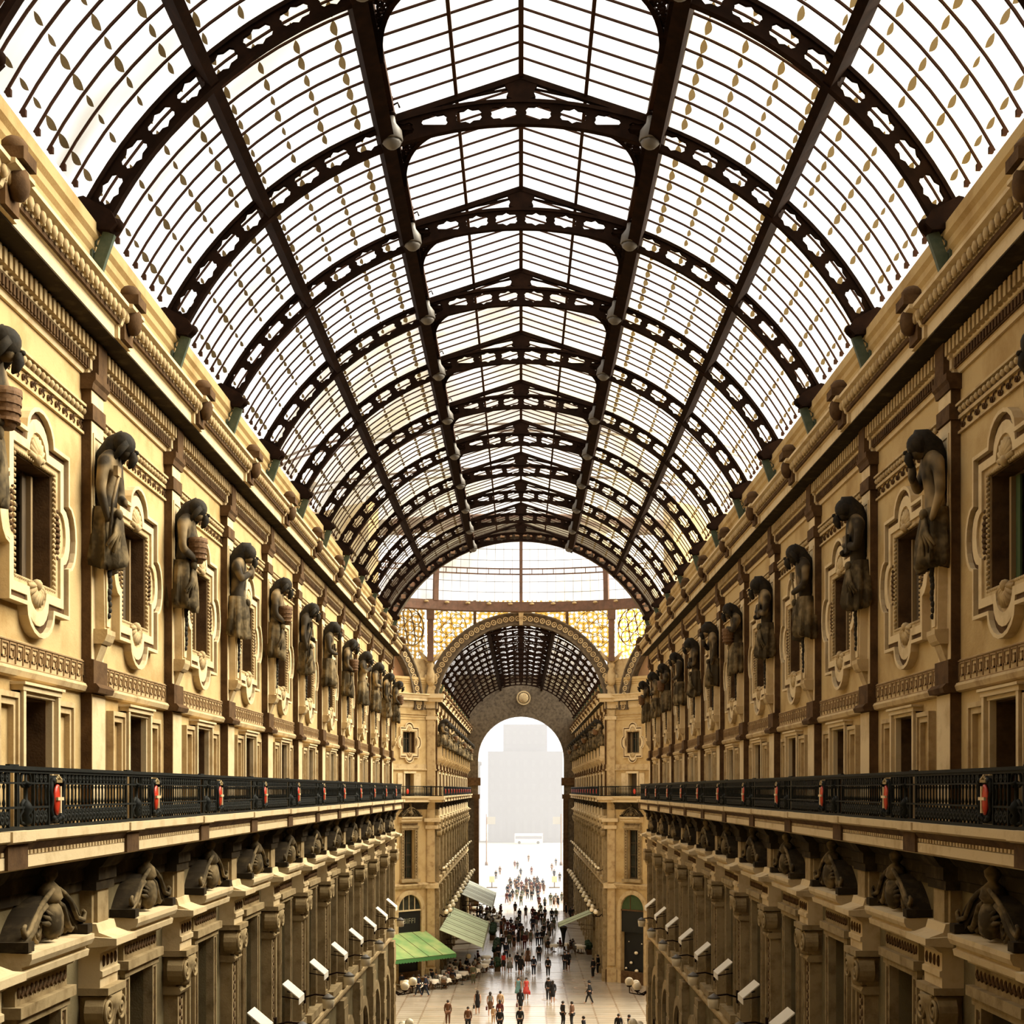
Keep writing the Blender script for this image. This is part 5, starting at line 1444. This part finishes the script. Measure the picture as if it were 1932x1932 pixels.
TABS = [(780, 1863, 'left'), (829, 1858, 'left'), (843, 1848, 'left'), (853, 1840, 'left'), (873, 1850, 'left'), (817, 1866, 'left'), (917, 1819, 'left'), (919, 1828, 'left'), (912, 1835, 'left'), (766, 1868, 'left'), (895, 1845, 'left'), (790, 1873, 'left'), (803, 1860, 'left'), (860, 1856, 'left'), (885, 1838, 'left'), (900, 1833, 'left'), (868, 1836, 'left'), (840, 1864, 'left'),
        (1046, 1796, 'right'), (1070, 1794, 'right'), (1090, 1797, 'right'), (1097, 1799, 'right')]
FARTABS = [(897, 1722), (908, 1728), (918, 1735), (928, 1742), (905, 1745), (917, 1750), (938, 1738), (893, 1740), (925, 1728), (940, 1748)]
SEATS = []
random.seed(21)
cnt = {'left': 0, 'right': 0}
for (px, py, sn) in TABS:
    p = ground(px, py); cnt[sn] += 1
    put(P_tab, 'cafe_table', p, 0, 'white-clothed cafe table in the %s terrace of the octagon' % sn, 'table', 'cafe tables of the %s terrace' % sn)
    a0 = random.uniform(0, 6.28)
    for q in range(2):
        a = a0 + q * pi + random.uniform(-.3, .3); c = (p.x + .78 * cos(a), p.y + .78 * sin(a), 0)
        if (c[1] > YF - .3 and abs(c[0]) > 6.6) or (c[0] < -7.9 and c[1] - YF > -(abs(c[0]) - OX) - 1.2): continue
        put(P_chr, 'cafe_chair', c, a + pi / 2, 'wicker cafe chair drawn up to a white table in the %s terrace' % sn, 'chair', 'wicker chairs of the %s terrace' % sn)
        SEATS.append((c, a + pi / 2, sn))
for (px, py) in FARTABS:
    p = ground(px, py)
    put(P_tab, 'cafe_table', p, 0, 'white-clothed table in the crowded terrace between the awnings of the far left side', 'table', 'tables between the far awnings')
    a0 = random.uniform(0, 6.28)
    for q in range(2):
        a = a0 + q * pi; c = (p.x + .78 * cos(a), p.y + .78 * sin(a), 0)
        put(P_chr, 'cafe_chair', c, a + pi / 2, 'wicker chair in the crowded terrace between the awnings of the far left side', 'chair', 'chairs between the far awnings')
        SEATS.append((c, a + pi / 2, 'far'))
# clipped hedge boxes edging the terraces
for (px, py, ln, rz, lab) in ((937, 1797, 9, 0.0, 'dark hedge box along the walkway edge of the left terrace'), (930, 1765, 10, 0.0, 'farther dark hedge box along the walkway edge of the left terrace'),
                              (939, 1830, 2.2, .0, 'short dark hedge box at the front corner of the left terrace'), (1110, 1797, 4, 0.0, 'dark hedge box beside the shop wall in the right terrace')):
    r = empty('hedge_planter', ground(px, py), rz); tag(r, lab, 'planter')
    m = MB(); m.box(-.25, .25, -ln/2, ln/2, 0, .45); m.build('box', M['brownstone'], r)
    m = MB(); random.seed(py)
    for i in range(int(ln * 9)): m.ball((random.uniform(-.2, .2), random.uniform(-ln/2, ln/2), random.uniform(.5, .95)), random.uniform(.16, .26), 6, 4)
    m.build('foliage', M['hedge'], r)
# rope barrier in front of the left terrace
pts = [ground(x, y) for (x, y) in ((745, 1874), (775, 1872), (808, 1868), (842, 1864), (872, 1858), (895, 1850))]
for i, q in enumerate(pts):
    m = MB(); m.tube([(0, 0, 0), (0, 0, .8)], .022, 6); m.lathe([(.14, 0), (.12, .04), (.03, .07)], (0, 0, 0), 8)
    o = m.build('barrier_post', M['black'], None, q); tag(o, 'slim barrier post before the left terrace, %s from the left' % ORD[i + 1], 'barrier post', 'barrier posts of the left terrace')
m = MB()
for a, b in zip(pts[:-1], pts[1:]):
    m.tube([(a.x + (b.x - a.x) * t / 6, a.y + (b.y - a.y) * t / 6, .76 - .16 * (1 - (t / 3 - 1) ** 2)) for t in range(7)], .018, 5)
tag(m.build('barrier_rope', M['signletter']), 'rope slung between the barrier posts of the left terrace', 'rope')

# ---------------------------------------------------------------- people
def person_mesh(pose):
    pts = [(0, 0, .92), (0, 0, 1.12), (0, .01, 1.34), (0, .01, 1.46), (0, .02, 1.53), (0, .03, 1.60), (0, .02, 1.685)]
    rad = [(.145, .10), (.125, .09), (.155, .10), (.12, .075), (.052, .055), (.082, .10), (.065, .08)]
    ed = [(i, i + 1) for i in range(6)]
    st = {'walk': (.30, -.30), 'stand': (.02, -.03), 'stroll': (.17, -.17), 'sit': (0, 0)}[pose]
    for sx, f in ((1, st[0]), (-1, st[1])):
        b = len(pts)
        if pose == 'sit':
            leg = [(sx*.10, .05, .90), (sx*.12, .46, .92), (sx*.12, .50, .50), (sx*.12, .66, .455)]
        else:
            leg = [(sx*.095, 0, .86), (sx*.10, f*.55 + .04, .48), (sx*.10, f, .09), (sx*.105, f + .16, .04)]
        pts += leg; rad += [(.088, .09), (.06, .062), (.042, .045), (.04, .03)]
        ed += [(0, b), (b, b+1), (b+1, b+2), (b+2, b+3)]
        b = len(pts); g = -f * .8
        arm_ = [(sx*.185, .0, 1.40), (sx*.225, g*.35 - .03, 1.14), (sx*.215, g*.9 + .03, .92), (sx*.205, g*1.0 + .05, .83), (sx*.19, g*1.05 + .05, .77)]
        if pose == 'sit': arm_ = [(sx*.185, .0, 1.40), (sx*.22, .06, 1.14), (sx*.15, .30, 1.10), (sx*.12, .38, 1.10), (sx*.1, .44, 1.09)]
        pts += arm_; rad += [(.06, .06), (.045, .045), (.03, .034), (.032, .022), (.016, .014)]
        ed += [(3, b), (b, b+1), (b+1, b+2), (b+2, b+3), (b+3, b+4)]
        pts.append((arm_[2][0] - sx*.03, arm_[2][1] + .05, arm_[2][2] - .06)); rad.append((.013, .013)); ed.append((b+2, len(pts) - 1))
    if pose == 'sit': pts = [(x, y, z - .42) for (x, y, z) in pts]
    return pts, ed, rad
PC = {}
def person_parts(pose):
    if pose in PC: return PC[pose]
    pts, ed, rad = person_mesh(pose)
    d = {}
    d['body'] = skin_mesh('body_' + pose, pts, ed, rad, 0, M['skin'], 1)
    def sub(name, keep, g, last=None):
        idx = {k: i for i, k in enumerate(keep)}
        p = [pts[k] for k in keep]; r = [(rad[k][0] * g + .006, rad[k][1] * g + .006) for k in keep]
        e = [(idx[a], idx[b]) for a, b in ed if a in idx and b in idx]
        return skin_mesh(name + pose, p, e, r, 0, M['c_black'], 1)
    # indices: torso 0-3, right leg 7-10, right arm 11-15, thumb16, left leg 17-20, left arm 21-25
    d['jacket'] = sub('jacket_', [0, 1, 2, 3, 11, 12, 13, 21, 22, 23], 1.16)
    d['trousers'] = sub('trousers_', [0, 7, 8, 9, 17, 18, 19], 1.16)
    d['shoes'] = None
    z0 = -.42 if pose == 'sit' else 0
    m = MB(); m.ball((0, .0, 1.635 + z0), .108, 10, 6, .92, 1.08, 1.0); d['hair'] = m.mesh('hair_s', M['hair'])
    m = MB(); m.ball((0, -.015, 1.64 + z0), .112, 10, 6, .95, 1.1, 1.05); m.ball((0, -.05, 1.56 + z0), .095, 8, 5, 1, .8, 1.2); d['hair_long'] = m.mesh('hair_l', M['hair'])
    m = MB(); m.lathe([(.16, 1.66), (.165, 1.675), (.10, 1.68), (.095, 1.77), (.03, 1.79)], (0, .02, z0), 12); d['hat'] = m.mesh('hat', M['c_black'])
    def skirt(prof):
        n = 18; vs = []; fs = []
        for (z, rx, ry) in prof:
            for i in range(n):
                a = 2*pi*i/n; q = 1 + (.06 * cos(6*a) if z < .8 else 0); vs.append((rx * cos(a) * q, ry * sin(a) * q, z))
        for k in range(len(prof) - 1):
            for i in range(n):
                j = (i+1) % n; fs.append((k*n + i, k*n + j, (k+1)*n + j, (k+1)*n + i))
        m = MB(); m.add(vs, fs, True); return m
    d['skirt'] = skirt([(1.08, .14, .11), (.95, .19, .15), (.75, .24, .21), (.50, .27, .25), (.50, .2, .18)]).mesh('skirt', M['c_black'])
    d['narrow_skirt'] = skirt([(1.08, .14, .11), (.95, .18, .135), (.72, .175, .15), (.50, .15, .15), (.50, .1, .1)]).mesh('nskirt', M['c_black'])
    d['bodice'] = sub('bodice_', [0, 1, 2, 3, 11, 21], 1.13)
    PC[pose] = d
    return d
def place_person(px, py, kind, pose, cols, face, label, group=None, scale=1.0, loc=None, hat=False, bald=False):
    p = Vector(loc) if loc is not None else ground(px, py)
    d = person_parts(pose)
    r = empty('person', p, face); r.scale = (scale,) * 3
    tag(r, label, 'person', group)
    def part(nm, key, m_=None):
        o = bpy.data.objects.new(nm, d[key]); COL.objects.link(o); setp(o, r)
        if m_:
            o.material_slots[0].link = 'OBJECT'; o.material_slots[0].material = M['c_' + m_] if isinstance(m_, str) else m_
        return o
    part('body', 'body')
    if kind == 'suit': part('jacket', 'jacket', cols[0]); part('trousers', 'trousers', cols[1])
    elif kind == 'dress': part('bodice', 'bodice', cols[0]); part('skirt', 'skirt', cols[1])
    else: part('blouse', 'jacket' if kind == 'coat' else 'bodice', cols[0]); part('skirt', 'narrow_skirt', cols[1])
    if not bald: part('hair', 'hair' if kind == 'suit' else 'hair_long')
    if hat: part('hat', 'hat')
    return r
def bag(p, face, side, col, label, scale=1.0):
    q = Vector(p); a = face
    off_ = Vector((cos(a) * side * .26, sin(a) * side * .26, 0))
    m = MB(); m.box(-.06, .06, -.15, .15, .44, .66); m.tube([(0, -.1, .65), (0, -.06, .78), (0, .06, .78), (0, .1, .65)], .012, 4)
    o = m.build('handbag', M['c_' + col], None, q + off_, a); tag(o, label, 'handbag'); return o
T_, A_ = pi, 0.0      # facing the camera / facing away
PE = [
 (845, 1934, 'suit', 'stand', ('brown', 'brown'), A_, 'person in a brown suit standing alone at lower left of the floor', {}),
 (883, 1948, 'suit', 'stand', ('brown', 'black'), T_, 'person in a dark brown jacket and white shirt facing out at the bottom edge', {}),
 (901, 1914, 'skirt', 'stroll', ('black', 'black'), A_, 'person in a sleeveless black dress with a black handbag', {}),
 (925, 1917, 'skirt', 'stroll', ('grey', 'brown'), A_, 'person in a grey top and brown skirt with a handbag', {}),
 (944, 1915, 'suit', 'stroll', ('tan', 'tan'), A_, 'person in a tan jacket behind the one in a maroon top', {}),
 (943, 1934, 'coat', 'stand', ('maroon', 'black'), A_, 'person in a maroon top directly behind the bald man', {}),
 (931, 1931, 'suit', 'stand', ('tan', 'tan'), A_, 'small child in tan beside the person in a maroon top', {'scale': .70}),
 (943, 1951, 'suit', 'stand', ('black', 'black'), A_, 'bald person in a black coat cut off by the bottom edge', {'bald': True}),
 (978, 1886, 'dress', 'stroll', ('teal', 'teal'), T_, 'person in a pale teal dress in the middle of the floor', {}),
 (993, 1887, 'dress', 'stroll', ('rose', 'rose'), T_, 'person in a rose-red dress carrying a red handbag', {}),
 (982, 1911, 'coat', 'stroll', ('black', 'black'), A_, 'person in black with a red-brown bag below the teal dress', {}),
 (981, 1949, 'suit', 'stroll', ('black', 'black'), A_, 'person in a black suit at the bottom edge near the middle', {}),
 (1035, 1889, 'suit', 'stand', ('black', 'black'), A_, 'taller person of a close dark couple right of the red dress', {'scale': 1.05}),
 (1043, 1893, 'coat', 'stand', ('black', 'black'), A_, 'shorter person of a close dark couple right of the red dress', {}),
 (1062, 1936, 'suit', 'stand', ('black', 'black'), R(-60), 'left one of two dark-suited people chatting at lower right', {}),
 (1079, 1937, 'suit', 'stand', ('brown', 'black'), R(60), 'right one of two dark-suited people chatting at lower right', {}),
 (1112, 1894, 'suit', 'walk', ('black', 'black'), R(80), 'person in a black suit and hat striding alone towards the left', {'hat': True}),
 (1034, 1843, 'suit', 'stroll', ('black', 'black'), T_, 'person in a dark suit walking alone above the close couple', {}),
 (1066, 1832, 'suit', 'stroll', ('black', 'black'), T_, 'left one of a dark pair below the right terrace', {}),
 (1072, 1831, 'coat', 'stroll', ('black', 'black'), T_, 'right one of a dark pair below the right terrace', {}),
 (1007, 1841, 'suit', 'stroll', ('navy', 'navy'), T_, 'person in a navy suit with hands behind the back, mid-floor', {}),
 (1017, 1816, 'suit', 'stroll', ('black', 'black'), T_, 'person in black walking above the navy suit', {}),
 (950, 1834, 'skirt', 'stroll', ('red', 'black'), A_, 'person in a bright red top and black skirt near the left hedge', {}),
 (962, 1837, 'dress', 'stroll', ('lightgrey', 'grey'), A_, 'person in a light blouse and flared grey skirt beside the red top', {}),
 (976, 1833, 'suit', 'stroll', ('black', 'black'), A_, 'person in black right of the flared grey skirt', {}),
 (985, 1834, 'dress', 'stroll', ('lightgrey', 'black'), A_, 'person in a light grey top in the huddle mid-floor', {}),
 (982, 1841, 'coat', 'stroll', ('black', 'black'), A_, 'person in black skirt in front of the mid-floor huddle', {}),
 (996, 1824, 'dress', 'stroll', ('brown', 'brown'), A_, 'person in a brown coat at the right of the mid-floor huddle', {}),
 (955, 1812, 'suit', 'stroll', ('navy', 'navy'), T_, 'person in a dark blue suit just above the red top', {}),
 (940, 1815, 'suit', 'stand', ('black', 'black'), T_, 'person in black beside the left hedge box', {}),
 (1031, 1793, 'suit', 'stroll', ('lightgrey', 'grey'), A_, 'person in a pale grey jacket left of the right terrace', {}),
 (1014, 1786, 'suit', 'stroll', ('navy', 'navy'), A_, 'person in a navy jacket left of the pale grey jacket', {}),
 (1022, 1785, 'suit', 'stroll', ('black', 'black'), A_, 'person in black between the navy and the pale grey jackets', {}),
 (1119, 1845, 'suit', 'stand', ('black', 'black'), R(40), 'left one of a dark pair by the right corner pier', {}),
 (1128, 1838, 'suit', 'stand', ('black', 'black'), R(60), 'right one of a dark pair by the right corner pier', {}),
 (1167, 1963, 'suit', 'stand', ('black', 'black'), T_, 'left one of two dark figures at the bottom edge on the right', {}),
 (1187, 1965, 'suit', 'stand', ('black', 'black'), R(100), 'right one of two dark figures at the bottom edge on the right', {}),
 (1101, 1968, 'suit', 'stand', ('black', 'black'), R(70), 'person in black whose head and shoulders rise from the bottom edge', {}),
 (790, 1880, 'suit', 'walk', ('navy', 'navy'), R(80), 'left one of two people in dark blue striding past the left terrace', {}),
 (803, 1880, 'suit', 'walk', ('navy', 'navy'), R(85), 'right one of two people in dark blue striding past the left terrace', {}),
 (893, 1858, 'suit', 'stand', ('olive', 'olive'), A_, 'person in olive standing at the front corner of the left terrace', {}),
]
for (px, py, kind, pose, cols, face, lab, kw) in PE:
    place_person(px, py, kind, pose, cols, face, lab, **kw)
for (px, py, side, col, lab) in ((901, 1914, -1, 'black', 'black handbag held by the person in the sleeveless black dress'), (925, 1917, -1, 'maroon', 'dark handbag held beside the brown skirt'),
                                 (993, 1887, -1, 'red', 'red handbag held beside the rose-red dress'), (982, 1911, -1, 'maroon', 'red-brown bag carried by the person in black below the teal dress')):
    f_ = T_ if px == 993 else A_
    bag(ground(px, py), f_, side, col, lab)
CROWD = [(955,1781),(962,1783),(968,1783),(978,1786),(985,1784),(994,1784),(1001,1786),(1006,1759),(1027,1758),(1034,1762),(1045,1759),(1041,1768),(972,1726),(980,1741),(992,1735),(1010,1744),(1016,1743),(1028,1738),
 (1022,1747),(1005,1738),(1041,1741),(1049,1740),(1068,1730),(1076,1738),(1080,1737),(1028,1716),(1045,1713),(1053,1714),(1039,1709),(1049,1708),(1060,1706),(983,1710),(962,1707),(956,1705),(1017,1713),(978,1753),(974,1762),(981,1766),(985,1772),(990,1793),
 (1004,1758),(1036,1776),(1026,1771),(946,1762),(950,1757),(958,1765),(964,1758),(961,1790),(970,1795),(948,1795),(1012,1752),(1020,1730),(1003,1700),(995,1697),(985,1700),(975,1698),(967,1700),(1015,1699),(946,1771),(968,1772)]
random.seed(8)
for i, (px, py) in enumerate(CROWD):
    k = random.choice(['suit', 'suit', 'suit', 'skirt', 'coat']); c = random.choice(['black', 'black', 'brown', 'navy', 'grey', 'olive', 'maroon'])
    c2 = c if k == 'suit' else random.choice(['black', 'brown', 'grey'])
    place_person(px, py, k, random.choice(['stroll', 'walk', 'stand']), (c, c2), random.choice([T_, A_]) + random.uniform(-.4, .4), 'person in dark clothes in the throng between the terraces and the arch', 'throng between the terraces and the arch', random.uniform(.95, 1.05))
for i in range(46):
    py = random.choice([random.uniform(1668, 1692), random.uniform(1625, 1665), random.uniform(1675, 1690)]); px = random.uniform(922, 1058) if py < 1665 else random.uniform(955, 1030)
    if 1702 > py > 1698: py = 1695
    if 182 < ground(px, py).y < 192 and abs(ground(px, py).x) > 4.1: continue
    k = random.choice(['suit', 'suit', 'coat']); c = random.choice(['black', 'brown', 'navy', 'maroon'])
    place_person(px, py, k, random.choice(['stroll', 'walk', 'stand']), (c, c), random.choice([T_, A_]) + random.uniform(-.5, .5), 'tiny figure walking on the bright square beyond the arch', 'figures on the square beyond the arch')
for i, (c, a, sn) in enumerate(SEATS):
    if random.random() < (.7 if sn != 'far' else .8):
        col = random.choice(['black', 'brown', 'grey', 'lightgrey', 'navy', 'white', 'maroon'])
        place_person(0, 0, 'suit', 'sit', (col, random.choice(['black', 'grey', 'brown'])), a, 'person seated on a wicker chair in the %s terrace' % ('far left' if sn == 'far' else sn), 'seated guests of the %s terrace' % ('far left' if sn == 'far' else sn), loc=c)
TAKEN = [Vector(c) for (c, a, sn) in SEATS] + [ground(*t) for t in FARTABS]
for i in range(90):
    px = random.uniform(893, 950); py = 1750 - (px - 893) * .2 - random.uniform(0, 34)
    g_ = ground(px, py)
    if g_.x < -6.4 or g_.y > 181 or any((g_ - q).length < 1.15 for q in TAKEN) or len(TAKEN) > len(SEATS) + len(FARTABS) + 18: continue
    TAKEN.append(g_)
    place_person(px, py, 'suit', 'stand', (random.choice(['black', 'brown', 'grey', 'maroon', 'white']), 'black'), random.uniform(0, 6), 'person standing in the crowded terrace between the far awnings', 'standing guests between the far awnings')

# ---------------------------------------------------------------- remove the masters
def kill(o):
    for c in kids(o): kill(c)
    bpy.data.objects.remove(o)
for o in PROTOS: kill(o)

# ---------------------------------------------------------------- light and camera
w = bpy.data.worlds.new('World'); scene.world = w; w.use_nodes = True
bg = w.node_tree.nodes['Background']; bg.inputs['Color'].default_value = (1.0, .965, .93, 1); bg.inputs['Strength'].default_value = 1.5
sd_ = bpy.data.lights.new('Sun', 'SUN'); sd_.energy = 21.0; sd_.angle = R(62); sd_.color = (1.0, .93, .76)
so = bpy.data.objects.new('Sun', sd_); COL.objects.link(so)
so.rotation_euler = Vector((-.76, -.20, -.62)).to_track_quat('-Z', 'Y').to_euler(); so.location = (40, 60, 70)
cd = bpy.data.cameras.new('Camera'); co = bpy.data.objects.new('Camera', cd); COL.objects.link(co)
co.location = (0, 0, CAMZ); co.rotation_euler = (pi / 2, 0, 0)
cd.sensor_width = 36; cd.lens = F / 1932 * 36; cd.shift_x = (966 - VX) / 1932; cd.shift_y = (VY - 966) / 1932
cd.clip_start = .1; cd.clip_end = 2000
scene.camera = co
vs2 = scene.view_settings; scene.display_settings.display_device = 'sRGB'
vs2.view_transform = 'Standard'; vs2.look = 'None'; vs2.gamma = 1.0; vs2.use_curve_mapping = False; vs2.exposure = 0.2
scene.cycles.transparent_max_bounces = 16
scene.cycles.max_bounces = 7
scene.cycles.volume_bounces = 1
